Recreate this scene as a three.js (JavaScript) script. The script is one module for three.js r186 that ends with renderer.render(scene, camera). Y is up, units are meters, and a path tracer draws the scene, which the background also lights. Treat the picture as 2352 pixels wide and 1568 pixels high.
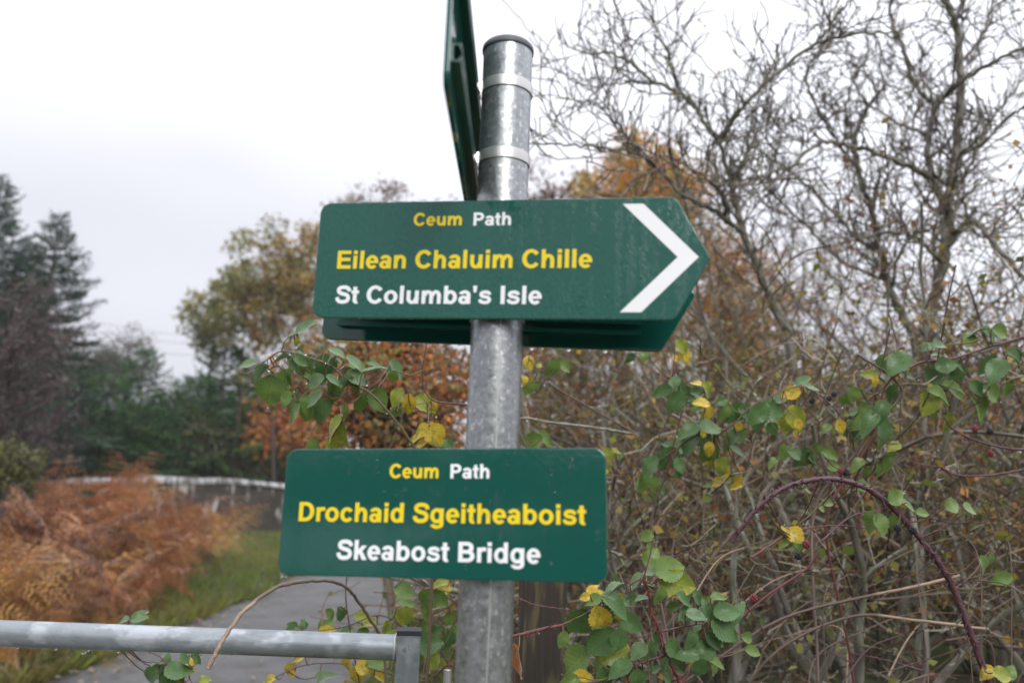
import * as THREE from 'three';
import { mergeGeometries } from 'three/addons/utils/BufferGeometryUtils.js';

// ---------------------------------------------------------------- camera, sky, sun, exposure
const scene = new THREE.Scene();
const FPX = 1829, CX = 1176, CY = 784;                       // focal length and centre for a 2352 x 1568 view of the photograph
const camera = new THREE.PerspectiveCamera(2 * Math.atan(784 / FPX) * 180 / Math.PI, 1.5, 0.02, 400);
const EYE = new THREE.Vector3(0, 1.4, 0);
camera.position.copy(EYE);
camera.rotation.order = 'YXZ';
camera.rotation.set(10.6 * Math.PI / 180, 0, 0.0363);
camera.focus = 1.62;                                          // the picture is focused a little behind the signs
camera.userData.fStop = 2.5;
camera.updateMatrixWorld(true);

const renderer = new THREE.WebGLRenderer({ antialias: true });
renderer.toneMapping = THREE.LinearToneMapping;
renderer.toneMappingExposure = 1.28;
renderer.shadowMap.enabled = true;
renderer.shadowMap.type = THREE.PCFSoftShadowMap;

function rngOf(seed) { let s = seed | 0; return () => { s = (s + 0x6d2b79f5) | 0; let t = Math.imul(s ^ (s >>> 15), 1 | s); t = (t + Math.imul(t ^ (t >>> 7), 61 | t)) ^ t; return ((t ^ (t >>> 14)) >>> 0) / 4294967296; }; }
const hash = (x, y, s) => { let h = Math.imul(x, 374761393) ^ Math.imul(y, 668265263) ^ Math.imul(s, 2147483647); h = Math.imul(h ^ (h >>> 13), 1274126177); return ((h ^ (h >>> 16)) >>> 0) / 4294967296; };
// value noise; px, py: period in cells (0: none)
function vnoise(x, y, s = 0, px = 0, py = 0) {
  const xi = Math.floor(x), yi = Math.floor(y), f = (t) => t * t * (3 - 2 * t), u = f(x - xi), v = f(y - yi);
  const w = (a, p) => (p ? ((a % p) + p) % p : a);
  const a = hash(w(xi, px), w(yi, py), s), b = hash(w(xi + 1, px), w(yi, py), s), c = hash(w(xi, px), w(yi + 1, py), s), d = hash(w(xi + 1, px), w(yi + 1, py), s);
  return (a + (b - a) * u) * (1 - v) + (c + (d - c) * u) * v;
}
function fbm(x, y, s, oct = 4, px = 0, py = 0) { let a = 0.5, t = 0, n = 0; for (let i = 0; i < oct; i++) { t += a * vnoise(x, y, s + i, px, py); n += a; a *= 0.5; x *= 2; y *= 2; px *= 2; py *= 2; } return t / n; }
const clamp = (x, a = 0, b = 1) => Math.min(b, Math.max(a, x)), lerp = (a, b, t) => a + (b - a) * t, sstep = (a, b, x) => { const t = clamp((x - a) / (b - a)); return t * t * (3 - 2 * t); };

{ // overcast sky: paler towards the zenith, soft cloud
  const W = 512, H = 256, d = new Float32Array(W * H * 4);
  for (let r = 0; r < H; r++) for (let c = 0; c < W; c++) {
    const el = ((r + 0.5) / H - 0.5) * Math.PI, az = ((c + 0.5) / W) * Math.PI * 2, s = Math.max(0, Math.sin(el)), i = (r * W + c) * 4;
    const cloud = fbm(c / 64, r / 22, 11, 4, 8, 0) - 0.5;
    let L = (0.56 + 0.22 * s + 1.22 * s * s) * (1 + 0.5 * cloud) * (1 - 0.15 * Math.cos(az - 5.5));
    if (el < 0) L = 0.4;
    d[i] = L * 0.955; d[i + 1] = L * 0.972; d[i + 2] = L * (1.075 - 0.03 * s); d[i + 3] = 1;
  }
  const sky = new THREE.DataTexture(d, W, H, THREE.RGBAFormat, THREE.FloatType);
  sky.mapping = THREE.EquirectangularReflectionMapping; sky.magFilter = THREE.LinearFilter; sky.needsUpdate = true;
  scene.background = sky; scene.environment = sky;
}
const sun = new THREE.DirectionalLight(new THREE.Color(1, 0.985, 0.96), 1.5);
sun.name = 'sun'; sun.position.set(4, 13, 18); sun.target.position.set(0, 0, -3); sun.castShadow = true; sun.shadow.radius = 44;
sun.shadow.mapSize.set(2048, 2048);
Object.assign(sun.shadow.camera, { left: -30, right: 30, top: 30, bottom: -30, near: 0.5, far: 90 });
scene.add(sun, sun.target);
scene.fog = new THREE.FogExp2(new THREE.Color(0.95, 0.97, 1), 0.0011);

// ---------------------------------------------------------------- helpers
const V = (x, y, z) => new THREE.Vector3(x, y, z), UP = V(0, 1, 0);
const q0 = camera.quaternion.clone();
const at = (px, py, d) => V((px - CX) / FPX * d, -(py - CY) / FPX * d, -d).applyQuaternion(q0).add(EYE);   // pixel and depth -> point
const col = (r, g, b) => new THREE.Color().setRGB(r, g, b);
const taken = {};
const numbered = (n) => { const k = taken[n] = (taken[n] ?? -1) + 1; return k ? n + '_' + String(k).padStart(3, '0') : n; };
function tag(o, label, category, group, kind) { o.userData.label = label; if (category) o.userData.category = category; if (group) o.userData.group = group; if (kind) o.userData.kind = kind; return o; }
function thing(name, label, category, pos = [0, 0, 0], group) { const o = new THREE.Group(); o.name = numbered(name); o.position.set(...pos); scene.add(o); return tag(o, label, category, group); }
function mesh(name, geo, mat, parent) { const m = new THREE.Mesh(geo, mat); m.name = parent === scene ? numbered(name) : name; m.castShadow = m.receiveShadow = true; parent.add(m); return m; }
const std = (c, roughness = 0.8, more = {}) => new THREE.MeshStandardMaterial({ color: Array.isArray(c) ? col(...c) : c, roughness, ...more });
const phys = (c, roughness, more = {}) => new THREE.MeshPhysicalMaterial({ color: Array.isArray(c) ? col(...c) : c, roughness, ...more });
function tex(w, h, fn, srgb = false, repeat) {               // fn(u, v, x, y) -> [r, g, b] 0..1
  const d = new Uint8Array(w * h * 4);
  for (let y = 0; y < h; y++) for (let x = 0; x < w; x++) { const c = fn(x / w, y / h, x, y), i = (y * w + x) * 4; for (let k = 0; k < 3; k++) d[i + k] = clamp(c[k] ?? c[0]) * 255; d[i + 3] = 255; }
  const t = new THREE.DataTexture(d, w, h); t.wrapS = t.wrapT = THREE.RepeatWrapping; t.magFilter = THREE.LinearFilter; t.minFilter = THREE.LinearMipmapLinearFilter; t.generateMipmaps = true;
  if (srgb) t.colorSpace = THREE.SRGBColorSpace; if (repeat) t.repeat.set(...repeat); t.needsUpdate = true; return t;
}
const toS = (x) => (x <= 0.0031308 ? 12.92 * x : 1.055 * Math.pow(x, 1 / 2.4) - 0.055);
const S3 = (c) => c.map(toS), mix3 = (a, b, t) => a.map((x, i) => lerp(x, b[i], t));

class MB {                                                    // collects tubes and leaf faces into one geometry with vertex colours
  constructor() { this.p = []; this.n = []; this.c = []; this.i = []; }
  get empty() { return !this.i.length; }
  vert(x, y, z, nx, ny, nz, c) { this.p.push(x, y, z); this.n.push(nx, ny, nz); this.c.push(c[0], c[1], c[2]); return this.p.length / 3 - 1; }
  tube(pts, rad, sides, color, vary = 0.25, rng = Math.random) {
    const N = pts.length, t = V(), a = V(), b = V(), base = this.p.length / 3;
    for (let i = 0; i < N; i++) {
      t.subVectors(pts[Math.min(N - 1, i + 1)], pts[Math.max(0, i - 1)]).normalize();
      if (i === 0) { a.set(Math.abs(t.y) > 0.9 ? 1 : 0, Math.abs(t.y) > 0.9 ? 0 : 1, 0); }
      a.addScaledVector(t, -a.dot(t)).normalize(); b.crossVectors(t, a);
      const r = Array.isArray(rad) ? rad[i] : rad(i / (N - 1));
      for (let k = 0; k < sides; k++) {
        const an = k / sides * Math.PI * 2, ca = Math.cos(an), sa = Math.sin(an), nx = a.x * ca + b.x * sa, ny = a.y * ca + b.y * sa, nz = a.z * ca + b.z * sa;
        const f = 1 + (rng() * 2 - 1) * vary, c = typeof color === 'function' ? color(i / (N - 1), rng) : color;
        this.vert(pts[i].x + nx * r, pts[i].y + ny * r, pts[i].z + nz * r, nx, ny, nz, [c[0] * f, c[1] * f, c[2] * f]);
      }
    }
    for (let i = 0; i < N - 1; i++) for (let k = 0; k < sides; k++) { const p = base + i * sides + k, q = base + i * sides + (k + 1) % sides; this.i.push(p, q, p + sides, q, q + sides, p + sides); }
    const e = this.vert(pts[N - 1].x, pts[N - 1].y, pts[N - 1].z, t.x, t.y, t.z, typeof color === 'function' ? color(1, rng) : color);
    for (let k = 0; k < sides; k++) this.i.push(base + (N - 1) * sides + k, base + (N - 1) * sides + (k + 1) % sides, e);
  }
  leaf(p, dir, nor, len, wid, c) {                            // a folded rhombic leaf, two faces
    const s = V().crossVectors(dir, nor).normalize().multiplyScalar(wid / 2), m = p.clone().addScaledVector(dir, len * 0.45), up = V().crossVectors(s, dir).normalize();
    const fold = len * 0.08, e = p.clone().addScaledVector(dir, len);
    const A = this.vert(p.x, p.y, p.z, up.x, up.y, up.z, c), B = this.vert(m.x + s.x + up.x * fold, m.y + s.y + up.y * fold, m.z + s.z + up.z * fold, up.x, up.y, up.z, c);
    const C = this.vert(e.x, e.y, e.z, up.x, up.y, up.z, c), D = this.vert(m.x - s.x + up.x * fold, m.y - s.y + up.y * fold, m.z - s.z + up.z * fold, up.x, up.y, up.z, c);
    this.i.push(A, B, C, A, C, D);
  }
  geo() {
    const g = new THREE.BufferGeometry();
    g.setAttribute('position', new THREE.Float32BufferAttribute(this.p, 3)); g.setAttribute('normal', new THREE.Float32BufferAttribute(this.n, 3)); g.setAttribute('color', new THREE.Float32BufferAttribute(this.c, 3));
    g.setIndex(this.i); return g;
  }
  build(name, mat, parent, kind) { const m = mesh(name, this.geo(), mat, parent); if (kind) m.userData.kind = kind; return m; }
}
const barkMat = std([1, 1, 1], 0.85, { vertexColors: true }), wetBark = std([1, 1, 1], 0.5, { vertexColors: true });
const leafMat = phys([1, 1, 1], 0.95, { vertexColors: true, side: THREE.DoubleSide, transmission: 0.45, thickness: 0 });
const needleMat = std([1, 1, 1], 0.8, { vertexColors: true, side: THREE.DoubleSide });
const smooth = (pts, n) => new THREE.CatmullRomCurve3(pts, false, 'centripetal').getPoints(n);
const rvec = (r) => { const z = r() * 2 - 1, a = r() * Math.PI * 2, s = Math.sqrt(1 - z * z); return V(s * Math.cos(a), z, s * Math.sin(a)); };
const pick = (r, a) => a[Math.floor(r() * a.length) % a.length];
const jit = (r, c, f = 0.25) => { const k = 1 + (r() * 2 - 1) * f; return c.map((x) => x * k * (1 + (r() * 2 - 1) * f * 0.3)); };

// recursive crooked branch; collects tips
function grow(mb, r, p, dir, len, rad, lvl, o) {
  const n = Math.max(3, Math.round(len / o.seg)), pts = [p.clone()], d = dir.clone(), step = len / n, q = p.clone();
  for (let i = 0; i < n; i++) { d.addScaledVector(rvec(r), o.kink).addScaledVector(UP, o.up ?? 0).normalize(); q.addScaledVector(d, step); pts.push(q.clone()); }
  const end = Math.max(o.rmin ?? 0.0012, rad * (o.taper ?? 0.35));
  mb.tube(pts, (t) => lerp(rad, end, t), lvl === 0 ? 6 : rad > 0.008 ? 5 : 3, jit(r, pick(r, o.colors), 0.3), 0.22, r);
  if (o.tips) o.tips.push([pts[n].clone(), d.clone(), pts[Math.floor(n / 2)].clone()]);
  if (lvl < o.max) spawn(mb, r, pts, len, rad, lvl, o);
  return pts;
}
function spawn(mb, r, pts, len, rad, lvl, o) {
  const k = Math.max(1, Math.round(len * o.dens[lvl] * (0.75 + r() * 0.5))), N = pts.length - 1;
  for (let j = 0; j < k; j++) {
    const t = (o.from ?? 0.15) + (1 - (o.from ?? 0.15)) * (j + r()) / k, f = Math.min(N - 0.001, t * N), i = Math.floor(f), b = pts[i].clone().lerp(pts[i + 1], f - i);
    const d = pts[i + 1].clone().sub(pts[i]).normalize(), side = rvec(r); side.addScaledVector(d, -side.dot(d)).normalize();
    const ang = lerp(o.ang[0], o.ang[1], r());
    const cd = d.multiplyScalar(Math.cos(ang)).addScaledVector(side, Math.sin(ang)).addScaledVector(UP, o.lift ?? 0.1).normalize();
    grow(mb, r, b, cd, Math.max(0.03, lerp(o.len[lvl][0], o.len[lvl][1], r() * r())), Math.max(o.rmin ?? 0.0012, rad * (1 - 0.6 * t) * lerp(0.35, 0.65, r())), lvl + 1, o);
  }
}

// ---------------------------------------------------------------- setting: ground, path, road
const hillAt = (x, z) => {                                    // bank under the hedge on the right of the path
  const side = sstep(-0.75, 1.6, x + 0.05 * z * 0), away = sstep(0.4, -1.8, z);
  return 0.62 * side * away + 0.05 * (fbm(x * 0.8 + 40, z * 0.8 + 40, 3, 3) - 0.5) * (Math.abs(x + 2) > 1.6 ? 1 : 0.2);
};
{
  const xs = [], zs = [];
  for (let i = 0; i <= 150; i++) { const t = (i / 150) * 2 - 1; xs.push(Math.sign(t) * (Math.abs(t) * 12 + 108 * Math.abs(t) ** 5)); }
  for (let i = 0; i <= 150; i++) { const t = (i / 150) * 2 - 1; zs.push(-6 + Math.sign(t) * (Math.abs(t) * 14 + 106 * Math.abs(t) ** 5)); }
  const p = [], uv = [], ix = [], nx = xs.length;
  for (const z of zs) for (const x of xs) { p.push(x, hillAt(x, z) - 0.012, z); uv.push(x / 3, z / 3); }
  for (let j = 0; j < zs.length - 1; j++) for (let i = 0; i < nx - 1; i++) { const a = j * nx + i; ix.push(a, a + nx, a + 1, a + 1, a + nx, a + nx + 1); }
  const g = new THREE.BufferGeometry(); g.setAttribute('position', new THREE.Float32BufferAttribute(p, 3)); g.setAttribute('uv', new THREE.Float32BufferAttribute(uv, 2)); g.setIndex(ix); g.computeVertexNormals();
  const soil = tex(512, 512, (u, v) => { const a = fbm(u * 6, v * 6, 21, 5, 6, 6), b = fbm(u * 40, v * 40, 31, 3, 40, 40); return S3(mix3(mix3([0.05, 0.04, 0.025], [0.055, 0.085, 0.022], sstep(0.38, 0.6, a)), [0.12, 0.1, 0.04], sstep(0.55, 0.8, b) * 0.6)); }, true);
  const bump = tex(256, 256, (u, v) => [fbm(u * 24, v * 24, 5, 4, 24, 24)]);
  const m = mesh('ground', g, new THREE.MeshStandardMaterial({ map: soil, bumpMap: bump, bumpScale: 0.05, roughness: 0.95 }), scene);
  tag(m, 'mossy earth and turf under the hedge and verges', 'ground', null, 'structure');
}
const asphaltMap = tex(512, 512, (u, v) => { const a = fbm(u * 5, v * 5, 41, 4, 5, 5), b = fbm(u * 120, v * 120, 51, 2, 120, 120), c = fbm(u * 14, v * 14, 61, 4, 14, 14); return S3(mix3(mix3([0.07, 0.071, 0.071], [0.115, 0.115, 0.114], sstep(0.3, 0.7, a) * 0.7 + b * 0.4), [0.07, 0.055, 0.035], sstep(0.6, 0.75, c) * 0.55)); }, true);
const asphaltRough = tex(256, 256, (u, v) => [0.45 + 0.4 * fbm(u * 6, v * 6, 71, 4, 6, 6)]);
const asphaltBump = tex(512, 512, (u, v) => [fbm(u * 100, v * 100, 81, 2, 100, 100)]);
const asphalt = new THREE.MeshStandardMaterial({ map: asphaltMap, roughnessMap: asphaltRough, roughness: 1, bumpMap: asphaltBump, bumpScale: 0.006 });
function strip(name, line, w0, w1, y, mat, label, wob = 0.06) {          // flat paved strip along a line of [x, z]; edges wobble
  const c = smooth(line.map(([x, z]) => V(x, 0, z)), 90), p = [], uv = [], ix = [];
  c.forEach((q, i) => {
    const a = c[Math.max(0, i - 1)], b = c[Math.min(c.length - 1, i + 1)], t = b.clone().sub(a).normalize(), s = V(-t.z, 0, t.x);
    for (let k = 0; k <= 6; k++) {
      const f = k / 6, e = k === 0 || k === 6 ? (vnoise(i * 0.7, k, 91) - 0.5) * wob * 2 : 0, o = lerp(-w0, w1, f) + e, x = q.x + s.x * o, z = q.z + s.z * o;
      p.push(x, y + 0.02 * Math.sin(f * Math.PI) * 0.6, z); uv.push(x / 1.6, z / 1.6);
      if (i && k) { const n = i * 7 + k; ix.push(n - 8, n - 7, n - 1, n - 7, n, n - 1); }
    }
  });
  const g = new THREE.BufferGeometry(); g.setAttribute('position', new THREE.Float32BufferAttribute(p, 3)); g.setAttribute('uv', new THREE.Float32BufferAttribute(uv, 2)); g.setIndex(ix); g.computeVertexNormals();
  if (g.attributes.normal.getY(10) < 0) { for (let i = 0; i < ix.length; i += 3) [ix[i], ix[i + 1]] = [ix[i + 1], ix[i]]; g.setIndex(ix); g.computeVertexNormals(); }
  return tag(mesh(name, g, mat, scene), label, name, null, 'structure');
}
strip('path', [[-2.2, 3.2], [-2.1, 0], [-2.05, -5], [-2.05, -11], [-1.9, -15], [-0.6, -19], [2.5, -22.5], [8, -25]], 1.08, 1.08, 0.018, asphalt, 'grey tarmac path running past the barrier towards the wall');
strip('road', [[-1, 4.2], [-3.5, 8], [-7, 15], [-13, 28], [-24, 46], [-40, 70]], 2.7, 2.7, 0.03, new THREE.MeshStandardMaterial({ color: col(0.06, 0.06, 0.063), roughness: 0.12, bumpMap: asphaltBump, bumpScale: 0.0006 }), 'wet tarmac road leading away from the path');

// ---------------------------------------------------------------- wall
{
  const line = smooth([V(-26, 0, -16.5), V(-17, 0, -18.6), V(-11, 0, -20), V(-6.5, 0, -21.8), V(-3.6, 0, -24)], 120);
  const topAt = (x) => { const px = x; return px < -13 ? 1.16 : px < -7.5 ? lerp(1.16, 1.4, sstep(-13, -8.5, px)) : lerp(1.4, 1.27, sstep(-7.5, -4.5, px)); };
  const w = thing('parapet_wall', 'old rendered stone parapet wall streaked with white lichen behind the bracken', 'wall');
  const build = (half, lo, hi, lump, uvs) => {
    const p = [], uv = [], ix = []; let run = 0, K = 9;
    line.forEach((q, i) => {
      const a = line[Math.max(0, i - 1)], b = line[Math.min(line.length - 1, i + 1)], t = b.clone().sub(a).normalize(), s = V(-t.z, 0, t.x);
      if (i) run += q.distanceTo(line[i - 1]);
      const prof = [[half, lo], [half, lerp(lo, hi, 0.5)], [half, hi - 0.03], [half - 0.03, hi], [0, hi + lump * 0.5], [-half + 0.03, hi], [-half, hi - 0.03], [-half, lerp(lo, hi, 0.5)], [-half, lo]];
      const T = topAt(q.x);
      prof.forEach(([o, h], k) => { const hh = h * T + lump * (vnoise(run * 2.2, k * 0.4, 7) - 0.5) * (h > 0.5 ? 1.4 : 0.2), oo = o * (1 + 0.12 * lump * 8 * (vnoise(run * 1.7, k, 8) - 0.5)); p.push(q.x + s.x * oo, hh, q.z + s.z * oo); uv.push(run / 4, (k < 5 ? hh : 2 * T - hh) / 2); });
      if (i) for (let k = 1; k < K; k++) { const n = i * K + k; ix.push(n - K - 1, n - 1, n - K, n - K, n - 1, n); }
    });
    const g = new THREE.BufferGeometry(); g.setAttribute('position', new THREE.Float32BufferAttribute(p, 3)); g.setAttribute('uv', new THREE.Float32BufferAttribute(uv, 2)); g.setIndex(ix); g.computeVertexNormals(); return g;
  };
  const wallMap = tex(1024, 512, (u, v) => {
    const base = mix3([0.022, 0.02, 0.017], [0.07, 0.058, 0.045], fbm(u * 20, v * 10, 101, 4, 20, 10));
    const drip = fbm(u * 56, v * 3.2, 111, 4, 56, 0), patch = fbm(u * 12, v * 5, 121, 4, 12, 0);
    const white = sstep(0.56, 0.66, drip * 0.55 + patch * 0.45) * sstep(0.12, 0.34, v + 0.25 * (patch - 0.5));
    return S3(mix3(base, [0.55, 0.54, 0.52], white * 0.85));
  }, true);
  mesh('wall_body', build(0.2, 0, 0.915, 0.05), new THREE.MeshStandardMaterial({ map: wallMap, roughness: 0.9 }), w);
  const cop = tex(1024, 256, (u, v) => { const a = fbm(u * 60, v * 12, 131, 4, 60, 12); return S3(mix3([0.12, 0.11, 0.1], [0.42, 0.42, 0.42], sstep(0.33, 0.6, a))); }, true);
  mesh('coping', build(0.26, 0.92, 1.0, 0.05), new THREE.MeshStandardMaterial({ map: cop, roughness: 0.9 }), w);
}

// ---------------------------------------------------------------- trees
const bareO = (r, more) => ({ seg: 0.055, kink: 0.34, up: 0.05, max: 2, dens: [19, 16, 11], len: [[0.12, 0.95], [0.06, 0.36], [0.03, 0.14]], ang: [0.5, 1.25], lift: 0.22, taper: 0.4, rmin: 0.0034, colors: [[0.16, 0.135, 0.11], [0.09, 0.068, 0.06], [0.24, 0.215, 0.175], [0.06, 0.042, 0.038], [0.15, 0.14, 0.09]], ...more });
const lichen = (t, r) => (r() < 0.45 ? [0.25, 0.245, 0.2] : r() < 0.4 ? [0.1, 0.1, 0.06] : [0.1, 0.085, 0.07]);
// guided limbs: [[px, py]...] in the zoomed view of the photograph's upper right; depth from d0 to d1
const Z7 = (x, y) => [1205.8 + 0.5126 * x, 0.5126 * y];
function limb(t, mbTwigs, r, name, raw, d0, d1, r0, r1, o, twigs = true) {
  const N = raw.length - 1, pts = smooth(raw.map(([x, y], i) => at(...Z7(x, y), lerp(d0, d1, i / N))), N * 7);
  pts.forEach((p, i) => i && p.addScaledVector(rvec(r), 0.008));
  const mb = new MB(); mb.tube(pts, (u) => lerp(r0, r1, Math.pow(u, 0.8)) * (1 + 0.12 * (vnoise(u * 30, 1, 5) - 0.5)), r0 > 0.02 ? 8 : 6, lichen, 0.25, r); mb.build(name, barkMat, t);
  if (twigs) { let L = 0; for (let i = 1; i < pts.length; i++) L += pts[i].distanceTo(pts[i - 1]); spawn(mbTwigs, r, pts, L, Math.max(r1 * 1.3, Math.min(r0, 0.011)), 0, { ...o, from: 0.02 }); }
  return pts;
}
const rootAt = (t, name, p, rad, r, lean = V()) => {           // continues a trunk down into the ground
  const b = V(p.x + lean.x, 0, p.z + lean.z); b.y = hillAt(b.x, b.z) - 0.08;
  const pts = smooth([b, b.clone().lerp(p, 0.5).addScaledVector(rvec(r), 0.08), p.clone()], 10); const mb = new MB();
  mb.tube(pts, (u) => rad * lerp(1.5, 1, Math.pow(u, 0.5)), 9, lichen, 0.25, r); mb.build(name, barkMat, t);
};
function bareTree(label, seed, trunkRaw, limbs, d, rad, group) {
  const r = rngOf(seed), t = thing('bare_thorn_tree', label, 'tree', [0, 0, 0], group), tw = new MB(), o = bareO(r);
  o.tips = [];
  const pts = limb(t, tw, r, 'trunk', trunkRaw, d, d, rad, rad * 0.42, o);
  rootAt(t, 'trunk', pts[0], rad, r, V(0.1, 0, 0.05));
  for (const [raw, da, db, ra, rb] of limbs) limb(t, tw, r, 'limb', raw, d + da, d + db, ra * 0.85, rb * 0.95, o);
  tw.build('twigs', barkMat, t, 'stuff');
  return o.tips;
}
const tipsA = bareTree('tall leafless thorn tree with lichened trunk forking above the far right brambles', 1,
  [[1790, 1500], [1865, 1220], [1895, 960], [1918, 750], [1943, 560], [1950, 250], [1920, 80], [1865, -30], [1830, -110]], [
    [[[1895, 960], [1830, 800], [1805, 620], [1832, 470], [1762, 400], [1700, 230], [1640, 60], [1652, -40]], 0, 0.3, 0.026, 0.009],
    [[[1810, 790], [1600, 690], [1440, 650], [1330, 640], [1200, 740], [1060, 860]], -0.1, -0.5, 0.022, 0.007],
    [[[1838, 480], [1950, 370], [2100, 280], [2260, 205]], 0, -0.4, 0.02, 0.01],
    [[[1910, 880], [1990, 750], [2080, 560], [2240, 350]], 0, 0.4, 0.018, 0.008],
    [[[1885, 1100], [2000, 1000], [2120, 1110], [2270, 1280]], 0, -0.5, 0.024, 0.012],
    [[[1945, 300], [2040, 180], [2090, 60], [2180, -40]], 0, 0.3, 0.014, 0.006],
    [[[1925, 90], [1960, 20], [2000, -60]], 0, 0.1, 0.016, 0.008],
    [[[1920, 700], [2050, 650], [2150, 540], [2250, 470]], 0, -0.3, 0.016, 0.007],
    [[[1830, 780], [1960, 900], [2040, 1060], [2260, 980]], 0, 0.5, 0.014, 0.006],
    [[[1870, 1180], [1740, 1060], [1620, 1040], [1500, 1060]], -0.1, -0.6, 0.016, 0.006],
    [[[1800, 600], [1700, 560], [1560, 480], [1480, 380], [1460, 250]], 0, 0.4, 0.014, 0.005],
  ], 4.6, 0.036);
const tipsB = bareTree('leafless thorn tree whose long forked limbs reach towards the signpost', 2,
  [[1180, 1480], [1060, 1250], [985, 1050], [925, 840], [872, 640]], [
    [[[872, 640], [930, 540], [1010, 440], [1120, 340], [1310, 190], [1440, 155], [1640, 150]], 0, -0.4, 0.02, 0.006],
    [[[872, 640], [800, 540], [720, 430], [590, 370], [490, 290], [380, 240], [280, 235], [190, 212]], 0, 0.3, 0.018, 0.005],
    [[[600, 375], [450, 372], [300, 382], [200, 350]], 0.2, 0.5, 0.009, 0.004],
    [[[985, 1050], [860, 950], [720, 880], [600, 760], [510, 690], [380, 665], [200, 650], [50, 640]], 0, -0.4, 0.019, 0.005],
    [[[1310, 190], [1380, 100], [1440, 20], [1500, -40]], -0.2, -0.3, 0.011, 0.004],
    [[[925, 840], [1000, 700], [1060, 560], [1110, 420], [1060, 280]], 0, 0.4, 0.013, 0.004],
    [[[740, 470], [660, 330], [640, 230], [590, 120]], 0.1, 0.2, 0.009, 0.003],
    [[[500, 690], [420, 560], [300, 450], [240, 480]], -0.2, 0.1, 0.008, 0.003],
    [[[900, 1000], [880, 860], [760, 760], [640, 700]], 0, -0.6, 0.012, 0.004],
  ], 4.2, 0.026);
const tipsC = bareTree('slender leafless thorn tree leaning between the two larger bare trees', 3,
  [[1750, 1530], [1640, 1300], [1590, 1120], [1560, 950], [1500, 780], [1480, 640], [1530, 500], [1620, 380]], [
    [[[1590, 1120], [1500, 1080], [1400, 970], [1230, 800], [1010, 650], [900, 585]], 0, 0.4, 0.02, 0.006],
    [[[1500, 780], [1380, 600], [1300, 470], [1260, 330], [1300, 250]], 0, -0.5, 0.014, 0.005],
    [[[1560, 950], [1600, 760], [1720, 640], [1760, 480]], 0, 0.4, 0.014, 0.005],
    [[[1620, 1250], [1440, 1180], [1250, 1000], [1130, 880], [1060, 760]], 0, -0.4, 0.016, 0.005],
    [[[1640, 1300], [1700, 1100], [1850, 1000], [2000, 860]], 0, -0.5, 0.014, 0.005],
    [[[1480, 640], [1440, 500], [1470, 360], [1540, 240], [1520, 120]], 0, 0.2, 0.011, 0.004],
    [[[1400, 970], [1260, 1000], [1110, 930], [960, 830]], 0.1, -0.3, 0.01, 0.004],
  ], 5.2, 0.03);

// hedge shrubs: several stems from one base, tangled twigs
const shrubTips = [];
function hedgeShrub(x, z, H, nStem, seed, name, label, group, o = {}) {
  const tight = x < 0.6, r = rngOf(seed), y0 = hillAt(x, z) - 0.04, t = thing(name, label, 'shrub', [x, y0, z], group), tw = new MB();
  const oo = bareO(r, { seg: 0.1, kink: 0.32, max: 3, dens: [7, 7, 5], len: [[0.3, tight ? 0.62 : 1.1], [0.12, tight ? 0.4 : 0.55], [0.05, 0.22]], ang: [0.5, 1.5], lift: 0.02, rmin: 0.0022, colors: [[0.15, 0.11, 0.068], [0.085, 0.05, 0.032], [0.32, 0.28, 0.2], [0.045, 0.026, 0.018], [0.11, 0.095, 0.028], [0.13, 0.055, 0.032], [0.1, 0.064, 0.036], [0.26, 0.22, 0.155]], ...o });
  oo.tips = [];
  for (let k = 0; k < nStem; k++) {
    const a = (k + r()) / nStem * Math.PI * 2, lean = 0.25 + r() * 0.6, d = V(Math.cos(a) * lean * (tight && Math.cos(a) < 0 ? 0.2 : 1), 1, Math.sin(a) * lean).normalize(), mb = new MB();
    const len = H * (0.75 + r() * 0.4), n = 16, pts = [V(Math.cos(a) * 0.08, 0, Math.sin(a) * 0.08)], q = pts[0].clone();
    for (let i = 0; i < n; i++) { d.addScaledVector(rvec(r), 0.2).addScaledVector(UP, i < 8 ? 0.03 : -0.05).normalize(); q.addScaledVector(d, len / n); pts.push(q.clone()); }
    const r0 = 0.013 + r() * 0.016; mb.tube(pts, (u) => lerp(r0, 0.006, u), 6, lichen, 0.25, r); mb.build('stem', barkMat, t);
    spawn(tw, r, pts, len, 0.01, 0, oo);
  }
  tw.build('twigs', barkMat, t, 'stuff');
  const lv = new MB(), T = pick(r, [[[0.46, 0.17, 0.03], [0.32, 0.12, 0.03], [0.5, 0.28, 0.04]], [[0.22, 0.22, 0.03], [0.14, 0.17, 0.03], [0.32, 0.24, 0.04]], [[0.28, 0.14, 0.04], [0.2, 0.1, 0.035], [0.36, 0.26, 0.04]]]);
  for (const [p, d, q] of oo.tips) { if (r() < 0.42) for (const b of [p, q]) { const L = 0.02 + r() * 0.024, e = rvec(r); e.y -= 0.5; lv.leaf(b, e.normalize(), rvec(r), L, L * 0.7, jit(r, pick(r, T), 0.35)); } }
  lv.build('withered_leaves', leafMat, t, 'stuff');
  const li = new MB(); for (let k = 0; k < 110; k++) { const b = pick(r, oo.tips)[2]; for (let j = 0; j < 9; j++) { const e = rvec(r), L = 0.008 + r() * 0.013; li.leaf(b, e, rvec(r), L, L * 0.6, jit(r, [0.3, 0.31, 0.24], 0.25)); } }
  li.build('lichen_tufts', leafMat, t, 'stuff');
  for (const [p] of oo.tips) shrubTips.push(p.clone().add(t.position));
  return t;
}
const HL = 'lichen-grey leafless thorn shrub tangled into the hedgerow', HG = 'bare shrubs of the hedgerow';
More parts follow.
